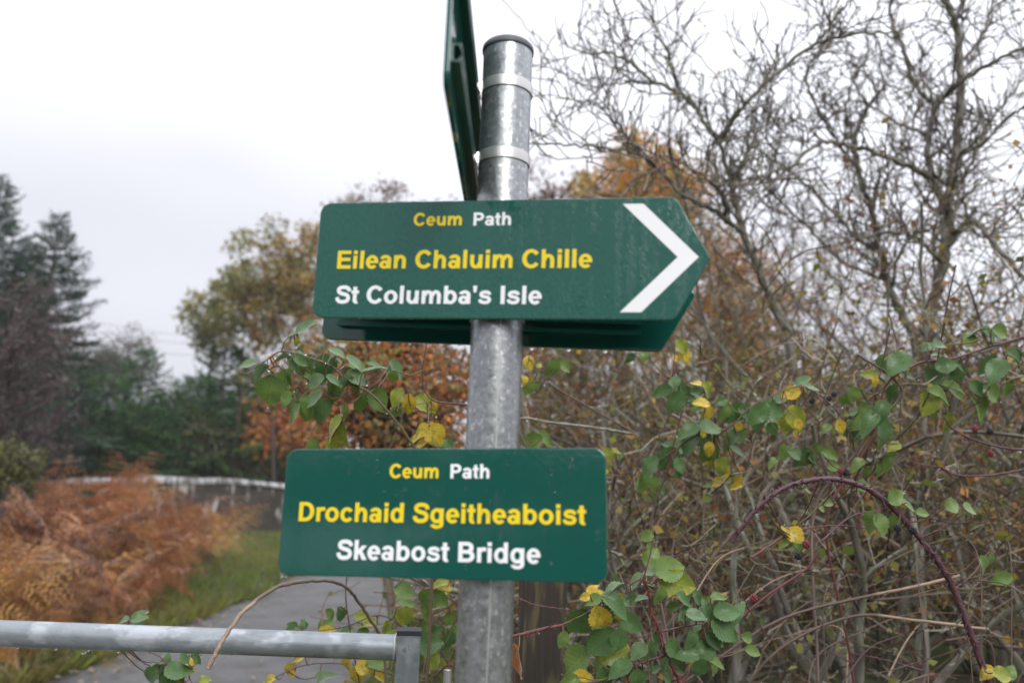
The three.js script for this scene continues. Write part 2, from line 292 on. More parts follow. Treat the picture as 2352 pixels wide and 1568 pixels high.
[[0.55, -3.9, 2.0], [1.15, -4.3, 2.25], [1.75, -4.0, 2.1], [2.4, -4.1, 2.0], [3.1, -4.5, 2.3], [0.15, -5.2, 2.2], [0.9, -5.6, 2.5], [2.0, -5.6, 2.6], [3.3, -5.8, 2.5], [0.05, -4.7, 1.45], [-0.15, -6.3, 2.2], [-0.55, -8.2, 2.5], [-0.35, -9.5, 2.8], [1.35, -3.1, 1.25], [2.1, -3.0, 1.25], [2.7, -3.3, 1.5], [0.75, -3.0, 1.2], [0.3, -3.4, 1.5], [1.5, -4.9, 2.4], [2.7, -5.0, 2.3], [0.5, -4.7, 2.1], [0.1, -3.7, 1.3]]
  .forEach(([x, z, H], i) => hedgeShrub(x, z, H * (z < -3.5 ? 0.95 : 1), 8, 100 + i, 'hedge_shrub', HL, HG));

[[1.5, -6.3, 3.3], [2.6, -6.8, 3.8], [3.7, -6.4, 3.7], [4.6, -6.9, 3.9], [2.0, -7.6, 3.8], [3.2, -7.8, 4.1], [4.0, -5.4, 3.2]].forEach(([x, z, H], i) => hedgeShrub(x, z, H, 7, 140 + i, 'thorn_thicket', 'tall dark thorn thicket rising behind the bare trees', 'tall thickets behind the hedge', { dens: [6, 6, 4], seg: 0.12, rmin: 0.003, lift: 0.12 }));

// broad-leaved trees and shrubs: clumps on branches
function leafTree(name, label, category, base, o, group) {
  const r = rngOf(o.seed), [cx, cy, cz] = o.c, [rx, ry, rz] = o.r, t = thing(name, label, category, base, group);
  const b = V(...base), C = V(cx, cy, cz).sub(b), tr = new MB(), tw = new MB(), lv = new MB(), bark = o.bark ?? [0.07, 0.06, 0.05];
  const top = V(C.x, C.y + ry * 0.6, C.z), mid = V(C.x * 0.5, C.y * 0.5, C.z * 0.5).addScaledVector(rvec(r), 0.05 * C.y), R0 = o.trunk ?? 0.02 * (C.y + ry);
  const tp = smooth([V(0, -0.1, 0), mid, V(C.x, C.y - ry * 0.3, C.z), top], 24);
  tr.tube(tp, (u) => R0 * lerp(1.15, 0.12, Math.pow(u, 0.9)), 8, (u, q) => jit(q, bark, 0.2), 0.2, r); tr.build('trunk', barkMat, t);
  for (let k = 0; k < o.clumps; k++) {
    let d = rvec(r); if (o.flat) d.y *= 0.8; const rad = Math.pow(r(), 0.42), lump = 0.72 + 0.5 * vnoise(d.x * 2.3 + 9, d.y * 2.3 + d.z * 1.7 + 9, o.seed);
    const p = V(C.x + d.x * rx * rad * lump, C.y + d.y * ry * rad * lump, C.z + d.z * rz * rad * lump); if (p.y < 0.15) p.y = 0.15 + r() * 0.4;
    const i0 = Math.min(22, Math.floor(clamp((p.y - 0.3 * ry) / (C.y + ry * 0.6), 0.12, 0.92) * 24)), s = tp[i0], m = s.clone().lerp(p, 0.55); m.y -= (o.droop ?? 0.06) * ry * r(); m.addScaledVector(rvec(r), 0.06 * rx);
    const bp = smooth([s, m, p], 6), br = Math.max(0.006, R0 * 0.28 * (1 - rad * 0.5)); tw.tube(bp, (u) => lerp(br, 0.004, u), 4, jit(r, bark, 0.3), 0.2, r);
    const cr = o.clumpR * (0.6 + 0.8 * r()), tone = pick(r, o.tones), nl = Math.round(o.leaves * (0.4 + r() * 1.0));
    for (let j = 0; j < 3; j++) { const e = p.clone().addScaledVector(rvec(r), cr * 1.2); tw.tube([bp[4], p.clone().lerp(e, 0.5).addScaledVector(rvec(r), cr * 0.1), e], [0.005 + br * 0.2, 0.004, 0.002], 3, jit(r, bark, 0.3), 0.2, r); }
    for (let j = 0; j < nl; j++) {
      const v = rvec(r).multiplyScalar(cr * Math.pow(r(), 0.5)); v.y *= 0.75; const q = p.clone().add(v), ld = rvec(r); ld.y -= 0.35; ld.normalize();
      const c = jit(r, r() < 0.7 ? tone : pick(r, o.tones), 0.35), L = o.leaf * (0.6 + 0.8 * r()); if (q.y > 0.02) lv.leaf(q, ld, rvec(r), L, L * 0.62, c);
    }
  }
  tw.build('branches', barkMat, t, 'stuff'); if (!lv.empty) lv.build('crown', leafMat, t, 'stuff');
  return t;
}
// crown given by pixel centre, pixel half size and depth; the tree stands on the ground below it
function treeAt(name, label, category, px, py, hx, hy, d, o, group) {
  const c = at(px, py, d), k = d / FPX, g = hillAt(c.x, c.z);
  return leafTree(name, label, category, [c.x + (o.dx ?? 0), g, c.z], { ...o, c: [c.x, c.y, c.z], r: [hx * k, hy * k, (o.deep ?? 0.9) * Math.max(hx, hy) * k] }, group);
}
const RUST = [[0.24, 0.1, 0.03], [0.2, 0.075, 0.03], [0.28, 0.14, 0.04], [0.17, 0.075, 0.04]], OLIVE = [[0.12, 0.12, 0.03], [0.09, 0.1, 0.03], [0.17, 0.14, 0.04]], GOLD = [[0.33, 0.2, 0.04], [0.26, 0.18, 0.04]];
treeAt('autumn_tree', 'broad brown and olive tree whose crown meets the left end of the upper sign', 'tree', 680, 670, 140, 185, 24, { seed: 11, clumps: 120, clumpR: 0.4, leaves: 80, leaf: 0.13, trunk: 0.045, tones: [[0.22, 0.2, 0.05], [0.16, 0.16, 0.045], [0.34, 0.22, 0.05], [0.4, 0.26, 0.05], [0.3, 0.17, 0.05]], bark: [0.07, 0.06, 0.05] });
const YO = [[0.28, 0.25, 0.06], [0.2, 0.2, 0.05], [0.36, 0.27, 0.06], [0.14, 0.16, 0.045]];
treeAt('autumn_tree', 'upright yellow-olive tree with pointed crown to the left of the upper sign', 'tree', 566, 690, 72, 165, 25, { seed: 16, clumps: 75, clumpR: 0.36, leaves: 75, leaf: 0.13, trunk: 0.05, tones: YO });
treeAt('autumn_tree', 'ragged yellow-olive tree leaning out towards the open sky', 'tree', 495, 735, 66, 105, 25.5, { seed: 17, clumps: 46, clumpR: 0.34, leaves: 65, leaf: 0.13, trunk: 0.07, tones: YO });
treeAt('autumn_tree', 'thin rust-brown tree crown showing above the upper sign', 'tree', 900, 570, 170, 165, 18, { seed: 12, clumps: 90, clumpR: 0.42, leaves: 60, leaf: 0.085, tones: [[0.17, 0.085, 0.045], [0.14, 0.075, 0.05], [0.2, 0.1, 0.04]], bark: [0.09, 0.07, 0.065] });
treeAt('autumn_tree', 'thin russet tree just to the right of the pole', 'tree', 1270, 520, 90, 170, 17, { seed: 13, clumps: 55, clumpR: 0.36, leaves: 55, leaf: 0.08, tones: [[0.19, 0.075, 0.045], [0.14, 0.06, 0.045], [0.22, 0.1, 0.04]], bark: [0.1, 0.07, 0.065] });
treeAt('autumn_tree', 'tall dense tree turning from green to orange behind the bare limbs', 'tree', 1465, 490, 175, 205, 18, { seed: 14, clumps: 190, clumpR: 0.48, leaves: 80, leaf: 0.1, tones: [[0.66, 0.28, 0.05], [0.6, 0.32, 0.06], [0.26, 0.26, 0.05], [0.36, 0.31, 0.06], [0.64, 0.4, 0.06], [0.55, 0.2, 0.05]] });
treeAt('autumn_tree', 'orange-brown tree low behind the point of the upper sign', 'tree', 1660, 720, 160, 210, 12, { seed: 15, clumps: 100, clumpR: 0.36, leaves: 95, leaf: 0.07, tones: [[0.56, 0.21, 0.04], [0.48, 0.16, 0.04], [0.56, 0.3, 0.05], [0.26, 0.22, 0.05], [0.36, 0.16, 0.05]], bark: [0.1, 0.08, 0.07] });
const SH = 'shrubs filling the back of the hedge';
[[880, 900, 225, 180, 4.9, 21, 'brown and orange shrub behind the bramble spray beside the pole', [...RUST, OLIVE[0], [0.1, 0.08, 0.05]]],
 [655, 1000, 75, 75, 25.5, 22, 'small bright orange shrub beyond the wall near the lower sign', [[0.3, 0.11, 0.025], [0.26, 0.09, 0.03], GOLD[0]]],
 [1330, 1000, 220, 330, 7.0, 23, 'olive-brown shrub in the hedge right behind the pole', [[0.11, 0.09, 0.04], RUST[3], OLIVE[1], [0.13, 0.09, 0.05]]],
 [1640, 1080, 230, 320, 6.6, 24, 'ochre and olive shrub in the hedge behind the yellow-leaved brambles', [[0.12, 0.09, 0.035], RUST[2], OLIVE[0], OLIVE[1], GOLD[1]]],
 [1980, 1130, 240, 320, 6.8, 25, 'dull brown shrub in the hedge behind the arching cane', [[0.1, 0.075, 0.04], OLIVE[1], [0.12, 0.085, 0.05]]],
 [2310, 1150, 230, 330, 7.2, 26, 'dark olive shrub at the far right end of the hedge', [[0.08, 0.07, 0.035], OLIVE[1], [0.1, 0.07, 0.04]]],
].forEach(([px, py, hx, hy, d, seed, label, tones]) => treeAt('autumn_shrub', label, 'shrub', px, py, hx, hy, d, { seed, clumps: 120, clumpR: 0.038 * d, leaves: 110, leaf: Math.max(0.042, 0.008 * d), dx: seed === 21 ? 0.35 : 0, tones: tones.map((c) => [c[0] * 1.9, c[1] * 1.75, c[2] * 1.2]), bark: [0.15, 0.12, 0.09], trunk: 0.035 }, SH));
treeAt('purple_twig_shrub', 'purple-brown twiggy shrub hanging over the bracken and wall', 'shrub', 15, 850, 130, 260, 9.5, { seed: 31, clumps: 120, clumpR: 0.28, leaves: 45, leaf: 0.05, tones: [[0.07, 0.045, 0.045], [0.09, 0.05, 0.05], [0.06, 0.06, 0.04], [0.1, 0.065, 0.05]], bark: [0.09, 0.07, 0.07] });
treeAt('yellowing_shrub', 'low yellow-green shrub at the foot of the purple twiggy shrub', 'shrub', 15, 1060, 60, 60, 9, { seed: 32, clumps: 30, clumpR: 0.2, leaves: 60, leaf: 0.06, tones: [[0.2, 0.19, 0.03], OLIVE[0], OLIVE[1]] });
treeAt('yellowing_shrub', 'yellow-green shrub behind the wall at the end of the conifers', 'shrub', 500, 1040, 120, 75, 24.5, { seed: 33, clumps: 70, clumpR: 0.5, leaves: 110, leaf: 0.11, tones: [[0.12, 0.13, 0.03], OLIVE[0], OLIVE[1], [0.06, 0.08, 0.03]] });
treeAt('far_birch', 'wispy grey bush with bare top standing far off between the conifers', 'tree', 292, 830, 60, 80, 33, { seed: 34, clumps: 60, clumpR: 0.5, leaves: 60, leaf: 0.09, tones: [[0.11, 0.1, 0.06], [0.13, 0.11, 0.08]], bark: [0.16, 0.14, 0.13] });
treeAt('far_birch', 'wispy brownish bush beside the leaning conifer tops', 'tree', 225, 850, 60, 70, 31, { seed: 35, clumps: 60, clumpR: 0.5, leaves: 90, leaf: 0.1, tones: [[0.07, 0.08, 0.045], [0.1, 0.09, 0.06]], bark: [0.12, 0.11, 0.1] });

// conifers
function conifer(label, px, pyTop, d, R, seed, o = {}, group) {
  const r = rngOf(seed), top = at(px, pyTop, d), t = thing(o.name ?? 'spruce_tree', label, 'tree', [top.x, 0, top.z], group), H = top.y, tr = new MB(), br = new MB(), nd = new MB();
  tr.tube(smooth([V(0, -0.1, 0), V(0.05, H * 0.5, 0.03), V(0, H, 0)], 14), (u) => lerp(0.02 * H, 0.012, u), 7, [0.08, 0.065, 0.055], 0.2, r); tr.build('trunk', barkMat, t);
  const nb = o.n ?? 150;
  for (let k = 0; k < nb; k++) {
    const f = Math.pow((k + r()) / nb, 0.85), y = H * lerp(0.03, 0.985, f), L = Math.max(0.12, R * Math.pow(1 - f, o.pow ?? 0.75) * (0.65 + r() * 0.6)), a = k * 2.399 + r() * 0.6;
    const dir = V(Math.cos(a), lerp(-0.18, 0.45, f) + (r() - 0.5) * 0.25, Math.sin(a)), up = lerp(0.05, 0.32, r()), P = (s) => V(dir.x * L * s, y + dir.y * L * s + up * L * s * s - 0.22 * L * s * (1 - f), dir.z * L * s);
    const bp = [P(0), P(0.35), P(0.7), P(1)]; br.tube(bp, [0.012 + 0.008 * L, 0.012, 0.008, 0.004], 3, [0.07, 0.06, 0.05], 0.2, r);
    const ns = Math.round(L * (o.spray ?? 15)) + 3, side = V(-dir.z, 0, dir.x).normalize(), tone = jit(r, pick(r, o.tones ?? [[0.028, 0.06, 0.036], [0.036, 0.07, 0.034], [0.025, 0.05, 0.036]]), 0.3);
    for (let j = 0; j < ns; j++) {
      const s = 0.15 + 0.88 * (j + r()) / ns, b = P(Math.min(1, s)), sd = (j % 2 ? 1 : -1), w = L * 0.42 * (1.12 - s) + 0.1, sv = side.clone().multiplyScalar(sd).addScaledVector(dir, 0.9).addScaledVector(UP, (o.hang ?? -0.1) + (r() - 0.3) * 0.4).normalize();
      const m = Math.max(3, Math.round(w * (o.need ?? 26)));
      for (let i = 0; i < m; i++) { const q = b.clone().addScaledVector(sv, w * (i + r()) / m), nv = sv.clone().addScaledVector(rvec(r), 0.75).normalize(); nd.leaf(q, nv, rvec(r), (o.nl ?? 0.13) * (0.6 + 0.8 * r()), o.nw ?? 0.03, jit(r, tone, 0.25)); }
    }
  }
  br.build('branches', barkMat, t, 'stuff'); nd.build('needles', needleMat, t, 'stuff'); return t;
}
conifer('tall dark spruce with spiky upturned tips beside the open sky', 138, 485, 21, 2.5, 41, { n: 150, pow: 0.78, spray: 13, need: 30, nw: 0.036 });
conifer('taller dark spruce partly cut off behind the purple twiggy shrub', 5, 400, 22, 2.7, 42, { n: 170, pow: 0.75, need: 30, nw: 0.036 });
conifer('spruce leaning low against the tallest one', 72, 560, 23, 2.3, 43, { n: 140, nw: 0.036 });
const CL = 'dense dark green conifer in the row behind the wall', CG = 'conifers behind the wall';
[[60, 880, 26, 2.2], [170, 850, 27, 2.2], [255, 860, 29, 2.2], [335, 800, 28, 1.6], [390, 905, 27, 2.3], [455, 870, 28, 2.2], [520, 790, 25, 1.9], [590, 830, 27, 2.3], [320, 935, 25, 2.6], [120, 940, 25, 2.6], [480, 950, 24.8, 2.2], [210, 955, 24.6, 2.4], [680, 860, 26, 2.3], [400, 975, 24.4, 2.2]]
  .forEach(([px, py, d, R], i) => conifer(CL, px, py, d, R, 50 + i, { name: 'conifer', n: 95, pow: 0.5, spray: 9, need: 15, nl: 0.2, nw: 0.05, tones: [[0.034, 0.1, 0.02], [0.026, 0.075, 0.02], [0.06, 0.125, 0.022]] }, CG));
// trees behind the viewpoint that the glossy signs mirror
[[-12, 30, 5.0, 5, 1.7, 61], [-19, 33, 5.2, 5.5, 1.8, 62], [-5.5, 31, 4.9, 4.4, 1.6, 63], [-26, 36, 5.3, 6, 1.9, 64], [2, 34, 5.1, 5, 1.8, 65], [9, 36, 5.2, 5, 1.8, 66]]
  .forEach(([x, z, cy, rx, ry, seed]) => leafTree('roadside_tree', 'spreading leafy tree standing beyond the wet road', 'tree', [x, hillAt(x, z), z], { seed, c: [x, cy, z], r: [rx, ry, rx], clumps: 80, clumpR: 0.9, leaves: 70, leaf: 0.3, tones: OLIVE }, 'trees beyond the road'));
[[-9.5, 22, 1.2, 2.6, 1.3, 67], [-6, 23, 1.9, 2.8, 2.1, 68], [-2.2, 24, 2.5, 3, 2.7, 69], [2.5, 24, 2.7, 3.2, 2.9, 70], [7, 25, 2.6, 3.2, 2.8, 72]]
  .forEach(([x, z, cy, rx, ry, seed]) => leafTree('roadside_shrub', 'dense dark shrub beside the wet road', 'shrub', [x, hillAt(x, z), z], { seed, c: [x, cy, z], r: [rx, ry, 1.6], clumps: 90, clumpR: 0.7, leaves: 90, leaf: 0.22, tones: OLIVE }, 'shrubs along the road'));
// overhead wires far off
for (const [a, b, dy] of [[745, 752, 0], [765, 770, 0], [790, 800, 0]]) {
  const pa = at(250, a, 46), pb = at(640, b, 42), mb = new MB(), pts = [];
  for (let i = -12; i <= 22; i++) { const u = i / 12, p = pa.clone().lerp(pb, u); p.y -= 0.5 * Math.sin(clamp(u) * Math.PI) - dy; pts.push(p); }
  mb.tube(pts, (u) => 0.011, 4, [0.12, 0.12, 0.13], 0, rngOf(1));
  tag(mb.build('overhead_wire', barkMat, scene), 'thin overhead cable crossing the sky above the conifers', 'cable', 'overhead cables');
}
{
  const r = rngOf(5);
  for (const x of [at(250, 750, 46).lerp(at(640, 755, 42), -1), at(250, 750, 46).lerp(at(640, 755, 42), 22 / 12)]) {
    const t = thing('cable_pole', 'timber pole carrying the overhead cables', 'pole', [x.x, 0, x.z], 'cable poles'), m = new MB(), c = new MB(), H = x.y + 0.8;
    m.tube([V(0, -0.2, 0), V(0, H * 0.5, 0), V(0, H, 0)], [0.15, 0.13, 0.11], 10, [0.1, 0.08, 0.06], 0.1, r); m.build('shaft', barkMat, t);
    c.tube([V(-0.1, x.y + 0.1, -0.8), V(-0.1, x.y + 0.1, 0.8)], [0.06, 0.06], 4, [0.1, 0.08, 0.06], 0.1, r); c.build('cross_arm', barkMat, t);
  }
}

// ---------------------------------------------------------------- grass, bracken, fallen leaves
{
  const r = rngOf(71), g = new MB();
  for (let i = 0; i < 9; i++) { const a = r() * 6.28, l = V(Math.cos(a) * 0.5, 0.8, Math.sin(a) * 0.5).normalize(); g.leaf(V(Math.cos(a) * 0.02, -0.01, Math.sin(a) * 0.02), l, V(-l.z, 0.2, l.x), 0.1 + r() * 0.1, 0.008, [1, 1, 1]); }
  const geo = g.geo(); geo.deleteAttribute('color');
  const N = 26000, im = new THREE.InstancedMesh(geo, phys([1, 1, 1], 0.9, { side: THREE.DoubleSide, transmission: 0.25, thickness: 0 }), N), m = new THREE.Matrix4(), q = new THREE.Quaternion(); im.name = 'verge_grass';
  let k = 0;
  while (k < N) {
    const right = r() < 0.12, z = -2.5 - 21 * Math.pow(r(), 1.25), x = right ? -0.95 + r() * 1.2 : -3.08 + 0.22 * (vnoise(z * 2.3, 5, 17) - 0.35) - Math.pow(r(), 1.4) * (r() < 0.3 ? 12 : 4) ; 
    if (vnoise(x * 1.3, z * 1.3, 9) < 0.18) continue;
    q.setFromAxisAngle(UP, r() * 6.28); const s = 0.55 + r() * 0.9, h = hillAt(x, z);
    im.setMatrixAt(k, m.compose(V(x, h - 0.012, z), q, V(s, s * (0.7 + r() * 0.6), s)));
    const n = fbm(x * 0.6, z * 0.6, 13, 3); im.setColorAt(k, col(...jit(r, r() < 0.12 ? [0.2, 0.15, 0.05] : mix3([0.14, 0.24, 0.035], [0.33, 0.3, 0.06], n), 0.3))); k++;
  }
  scene.add(tag(im, 'short green grass on the verge beside the path', 'grass', null, 'stuff')); im.castShadow = im.receiveShadow = true;
  const fl = new MB(), T = [[0.25, 0.1, 0.03], [0.16, 0.08, 0.04], [0.3, 0.18, 0.04], [0.1, 0.055, 0.03]];
  for (let i = 0; i < 900; i++) { const z = -3 - 16 * r(), x = r() < 0.5 ? -3.1 + (r() - 0.5) * 0.9 : -3.2 + r() * 2.3 * (r() < 0.6 ? 0.2 : 1), a = r() * 6.28; fl.leaf(V(x, 0.045 + hillAt(x, z) * (x > -1 ? 1 : 0) + r() * 0.012, z), V(Math.cos(a), (r() - 0.4) * 0.3, Math.sin(a)).normalize(), V((r() - 0.5) * 0.5, 1, (r() - 0.5) * 0.5), 0.04 + r() * 0.05, 0.035, jit(r, pick(r, T), 0.3)); }
  tag(fl.build('fallen_leaves', leafMat, scene), 'brown and orange fallen leaves scattered along the path edge', 'leaves', null, 'stuff');
}
// bracken: one frond = arched rachis with pinnae, each pinna with its leaflets
function frondGeo(seed, droop, curl) {
  const r = rngOf(seed), mb = new MB(), L = 1, N = 13, P = (t) => V(Math.sin(t * 2) * 0.03, L * t * (1 - 0.24 * t * t * droop), L * 0.55 * droop * t * t * t + 0.1 * t);
  const pts = []; for (let i = 0; i <= 12; i++) pts.push(P(i / 12)); mb.tube(pts, (t) => lerp(0.006, 0.0015, t), 4, [0.55, 0.5, 0.42], 0.1, r);
  for (let k = 0; k < N; k++) {
    const t = 0.3 + 0.69 * k / N, o = P(t), T = P(Math.min(1, t + 0.02)).sub(P(t)).normalize(), w0 = 0.34 * Math.pow(1 - (t - 0.3) / 0.72, 0.85) + 0.015;
    for (const s of [-1, 1]) {
      if (r() < 0.12) continue;
      const w = w0 * (0.6 + r() * 0.55);
      const d = V(s, 0, 0).addScaledVector(T, 0.3 + r() * 0.6).addScaledVector(V(0, 0, 1), curl * 1.5 * (r() - 0.3)).addScaledVector(UP, -curl * 0.5 * r()).normalize(), nrm = V().crossVectors(T, d).multiplyScalar(-s).normalize(), m = Math.max(4, Math.round(w * 34));
      const Q = (u) => o.clone().addScaledVector(d, w * u).add(V(0, -0.16 * w * u * u - curl * 0.25 * w * u * u, 0.1 * w * u * u));
      mb.tube([Q(0), Q(0.5), Q(1)], [0.0025, 0.0018, 0.0008], 3, [0.6, 0.52, 0.42], 0.1, r);
      for (let j = 1; j <= m; j++) {
        const u = j / m, b = Q(u), l = 0.04 * Math.pow(1 - u * 0.8, 0.8) * Math.min(1, w * 5) + 0.008;
        for (const e of [-1, 1]) { const ld = V().crossVectors(nrm, d).multiplyScalar(e).addScaledVector(d, 0.45).addScaledVector(nrm, (r() - 0.6) * 0.5).normalize(); const c = 0.7 + r() * 0.6; mb.leaf(b, ld, nrm.clone().addScaledVector(rvec(r), 0.3), l, l * 0.42, [c, c * (0.9 + r() * 0.15), c]); }
      }
    }
  }
  return mb.geo();
}
{
  const fronds = [[1, 0.6, 0.2], [2, 1.0, 0.5], [3, 1.3, 0.8], [4, 0.85, 0.35], [5, 1.5, 0.6]].map((a) => frondGeo(...a));
  const fm = (c) => phys(c, 0.95, { vertexColors: true, side: THREE.DoubleSide, transmission: 0.3, thickness: 0 });
  const M = { rust: [fm([0.46, 0.18, 0.065]), fm([0.32, 0.115, 0.04]), fm([0.56, 0.27, 0.1])], gold: [fm([0.7, 0.42, 0.14]), fm([0.6, 0.32, 0.1]), fm([0.48, 0.23, 0.07])], green: [fm([0.16, 0.17, 0.035]), fm([0.26, 0.2, 0.045])], brown: [fm([0.15, 0.06, 0.03]), fm([0.2, 0.085, 0.04])] };
  const r = rngOf(77);
  // [x, z, height, fronds, kind]
  const spots = [];
  const put = (px, py, d, H, n, kind) => { const p = at(px * 0.93 - 5, py, d); spots.push([p.x, p.z, H * (d > 8 ? 1.0 : 0.9), n, kind]); };
  put(20, 1250, 6.4, 1.25, 14, 'gold'); put(90, 1260, 6.9, 1.1, 13, 'gold'); put(-60, 1260, 6.0, 1.3, 12, 'gold'); put(60, 1300, 6.0, 0.8, 11, 'rust');
  put(150, 1200, 8.2, 1.3, 15, 'rust'); put(230, 1200, 8.8, 1.35, 15, 'rust'); put(120, 1160, 9.6, 1.4, 15, 'rust'); put(60, 1180, 8.4, 1.35, 14, 'brown');
  put(300, 1220, 9.2, 1.2, 14, 'rust'); put(370, 1230, 9.8, 1.1, 14, 'rust'); put(330, 1180, 10.8, 1.4, 14, 'rust'); put(400, 1200, 11.3, 1.3, 14, 'rust');
  put(250, 1170, 10.6, 1.5, 14, 'rust'); put(180, 1150, 11.4, 1.5, 14, 'brown'); put(30, 1150, 11.0, 1.35, 13, 'rust'); put(460, 1190, 12.5, 1.25, 12, 'gold');
  put(430, 1230, 10.8, 0.95, 12, 'brown'); put(250, 1260, 7.6, 1.0, 13, 'gold'); put(200, 1290, 7.0, 0.85, 11, 'brown'); put(310, 1290, 7.6, 0.85, 11, 'rust');
  put(260, 1330, 6.7, 0.55, 9, 'green'); put(180, 1350, 6.3, 0.5, 9, 'green'); put(110, 1350, 6.0, 0.6, 9, 'green'); put(390, 1300, 8.6, 0.75, 11, 'rust'); put(330, 1340, 7.6, 0.55, 9, 'brown'); put(250, 1140, 12.0, 1.72, 10, 'rust'); put(100, 1130, 12.6, 1.5, 12, 'rust'); put(380, 1150, 13.2, 1.5, 12, 'rust');
  put(90, 1420, 5.3, 0.45, 8, 'green'); put(10, 1400, 5.5, 0.65, 9, 'gold');
  const L = { rust: 'clump of withered rust-brown bracken fronds in front of the wall', gold: 'clump of withered golden bracken fronds standing out from the rusty ones', brown: 'clump of dark brown collapsed bracken among the rusty fronds', green: 'low clump of bracken still partly green beside the grass verge' };
  for (const [x, z, H, n, kind] of spots) {
    const t = thing('bracken_plant', L[kind], 'bracken', [x, hillAt(x, z) - 0.02, z], kind + ' bracken clumps');
    for (let k = 0; k < Math.round(n * 0.72); k++) {
      const f = mesh('frond', pick(r, fronds), pick(r, r() < 0.75 ? M[kind] : M[pick(r, ['rust', 'gold', 'brown'])]), t), s = H * (0.85 + r() * 0.55), a = r() * 6.28;
      f.scale.set(s * 0.9, s, s); f.position.set(Math.cos(a + 1) * r() * 0.38, 0, Math.sin(a + 1) * r() * 0.38); f.rotation.set(-0.08 + r() * 0.38, r() < 0.25 ? a : (r() - 0.45) * 2.4, 0.2 - r() * 0.75, 'YXZ');
    }
  }
}

// ---------------------------------------------------------------- signpost
const POLE = V(-0.0223, 0, -1.135), poleGround = hillAt(POLE.x, POLE.z) - 0.05;
const spangle = (s) => tex(512, 512, (u, v) => {
  const cell = fbm(u * 40, v * 40, s, 3, 40, 40), fine = fbm(u * 128, v * 64, s + 5, 2, 128, 64), st = fbm(u * 18, v * 2, s + 9, 3, 18, 2), white = sstep(0.68, 0.78, fbm(u * 48, v * 40, s + 3, 2, 48, 40));
  return S3(mix3(mix3([0.2, 0.212, 0.222], [0.5, 0.515, 0.52], clamp(cell * 0.6 + fine * 0.35 + (st - 0.5) * 0.5)), [0.72, 0.73, 0.74], white * 0.6));
}, true);
const galvRough = tex(256, 256, (u, v) => [0.2 + 0.36 * fbm(u * 36, v * 36, 205, 3, 36, 36)]), galvBump = tex(512, 512, (u, v) => [fbm(u * 60, v * 60, 206, 3, 60, 60)]);
const galv = new THREE.MeshStandardMaterial({ map: spangle(201), roughnessMap: galvRough, roughness: 1, metalness: 0.82, bumpMap: galvBump, bumpScale: 0.0002 });
const steel = std([0.62, 0.61, 0.6], 0.38, { metalness: 0.75 }), blackPlastic = std([0.028, 0.03, 0.034], 0.55), capGrey = std([0.1, 0.105, 0.115], 0.5);
const water = phys([1, 1, 1], 0.0, { transmission: 1, thickness: 0.002, ior: 1.33 });
const wetRough = tex(512, 512, (u, v) => { const d = fbm(u * 40, v * 7, 211, 4, 40, 7), f = fbm(u * 90, v * 60, 215, 3, 90, 60); return [0.08 + 0.24 * sstep(0.45, 0.6, d * 0.6 + f * 0.4)]; });
const wetBump = tex(512, 512, (u, v) => [sstep(0.46, 0.58, fbm(u * 44, v * 9, 217, 4, 44, 9) * 0.6 + fbm(u * 110, v * 80, 219, 2, 110, 80) * 0.4)]);
for (const t of [wetRough, wetBump]) t.repeat.set(1 / 0.36, 1 / 0.36);
const signGreen = new THREE.MeshStandardMaterial({ color: col(0.011, 0.092, 0.07), roughnessMap: wetRough, roughness: 1, bumpMap: wetBump, bumpScale: 0.00013 });
const signGreenLow = new THREE.MeshPhysicalMaterial({ color: col(0.008, 0.08, 0.062), roughness: 0.05, ior: 1.62, bumpMap: wetBump, bumpScale: 0.00003 });
const signEdge = std([0.010, 0.085, 0.066], 0.3);
const textWhite = std([0.86, 0.86, 0.87], 0.35), textYellow = std([0.84, 0.63, 0.012], 0.35);

const post = thing('signpost', 'galvanised footpath signpost carrying four green direction boards', 'signpost', [POLE.x, poleGround, POLE.z]);
const Y = (y) => y - poleGround;                               // world height -> height in the signpost
{
  const H = Y(2.07), g = new THREE.CylinderGeometry(0.038, 0.038, H + 0.3, 72, 1, true); g.translate(0, H / 2 - 0.15, 0);
  const uv = g.attributes.uv; for (let i = 0; i < uv.count; i++) uv.setXY(i, uv.getX(i), uv.getY(i) * (H + 0.3) / 0.24);
  const pole = mesh('pole', g, galv, post);
  const r = rngOf(3), seam = new MB(), sp = []; for (let i = 0; i <= 60; i++) sp.push(V(0.0055 + (r() - 0.5) * 0.0006, lerp(0, Y(1.68), i / 60), 0.0374 + (r() - 0.5) * 0.0003));
  seam.tube(sp, () => 0.0013, 6, [1, 1, 1], 0, r); mesh('weld_seam', seam.geo(), std([0.6, 0.6, 0.6], 0.32, { metalness: 0.6 }), pole);
  const cap = new THREE.LatheGeometry([[0, 0.0135], [0.03, 0.013], [0.037, 0.0115], [0.0398, 0.008], [0.0402, 0.003], [0.0398, 0], [0.0382, -0.0005]].map(([a, b]) => new THREE.Vector2(a, b)), 64); cap.translate(0, H - 0.004, 0);
  mesh('post_cap', cap, capGrey, post);
}
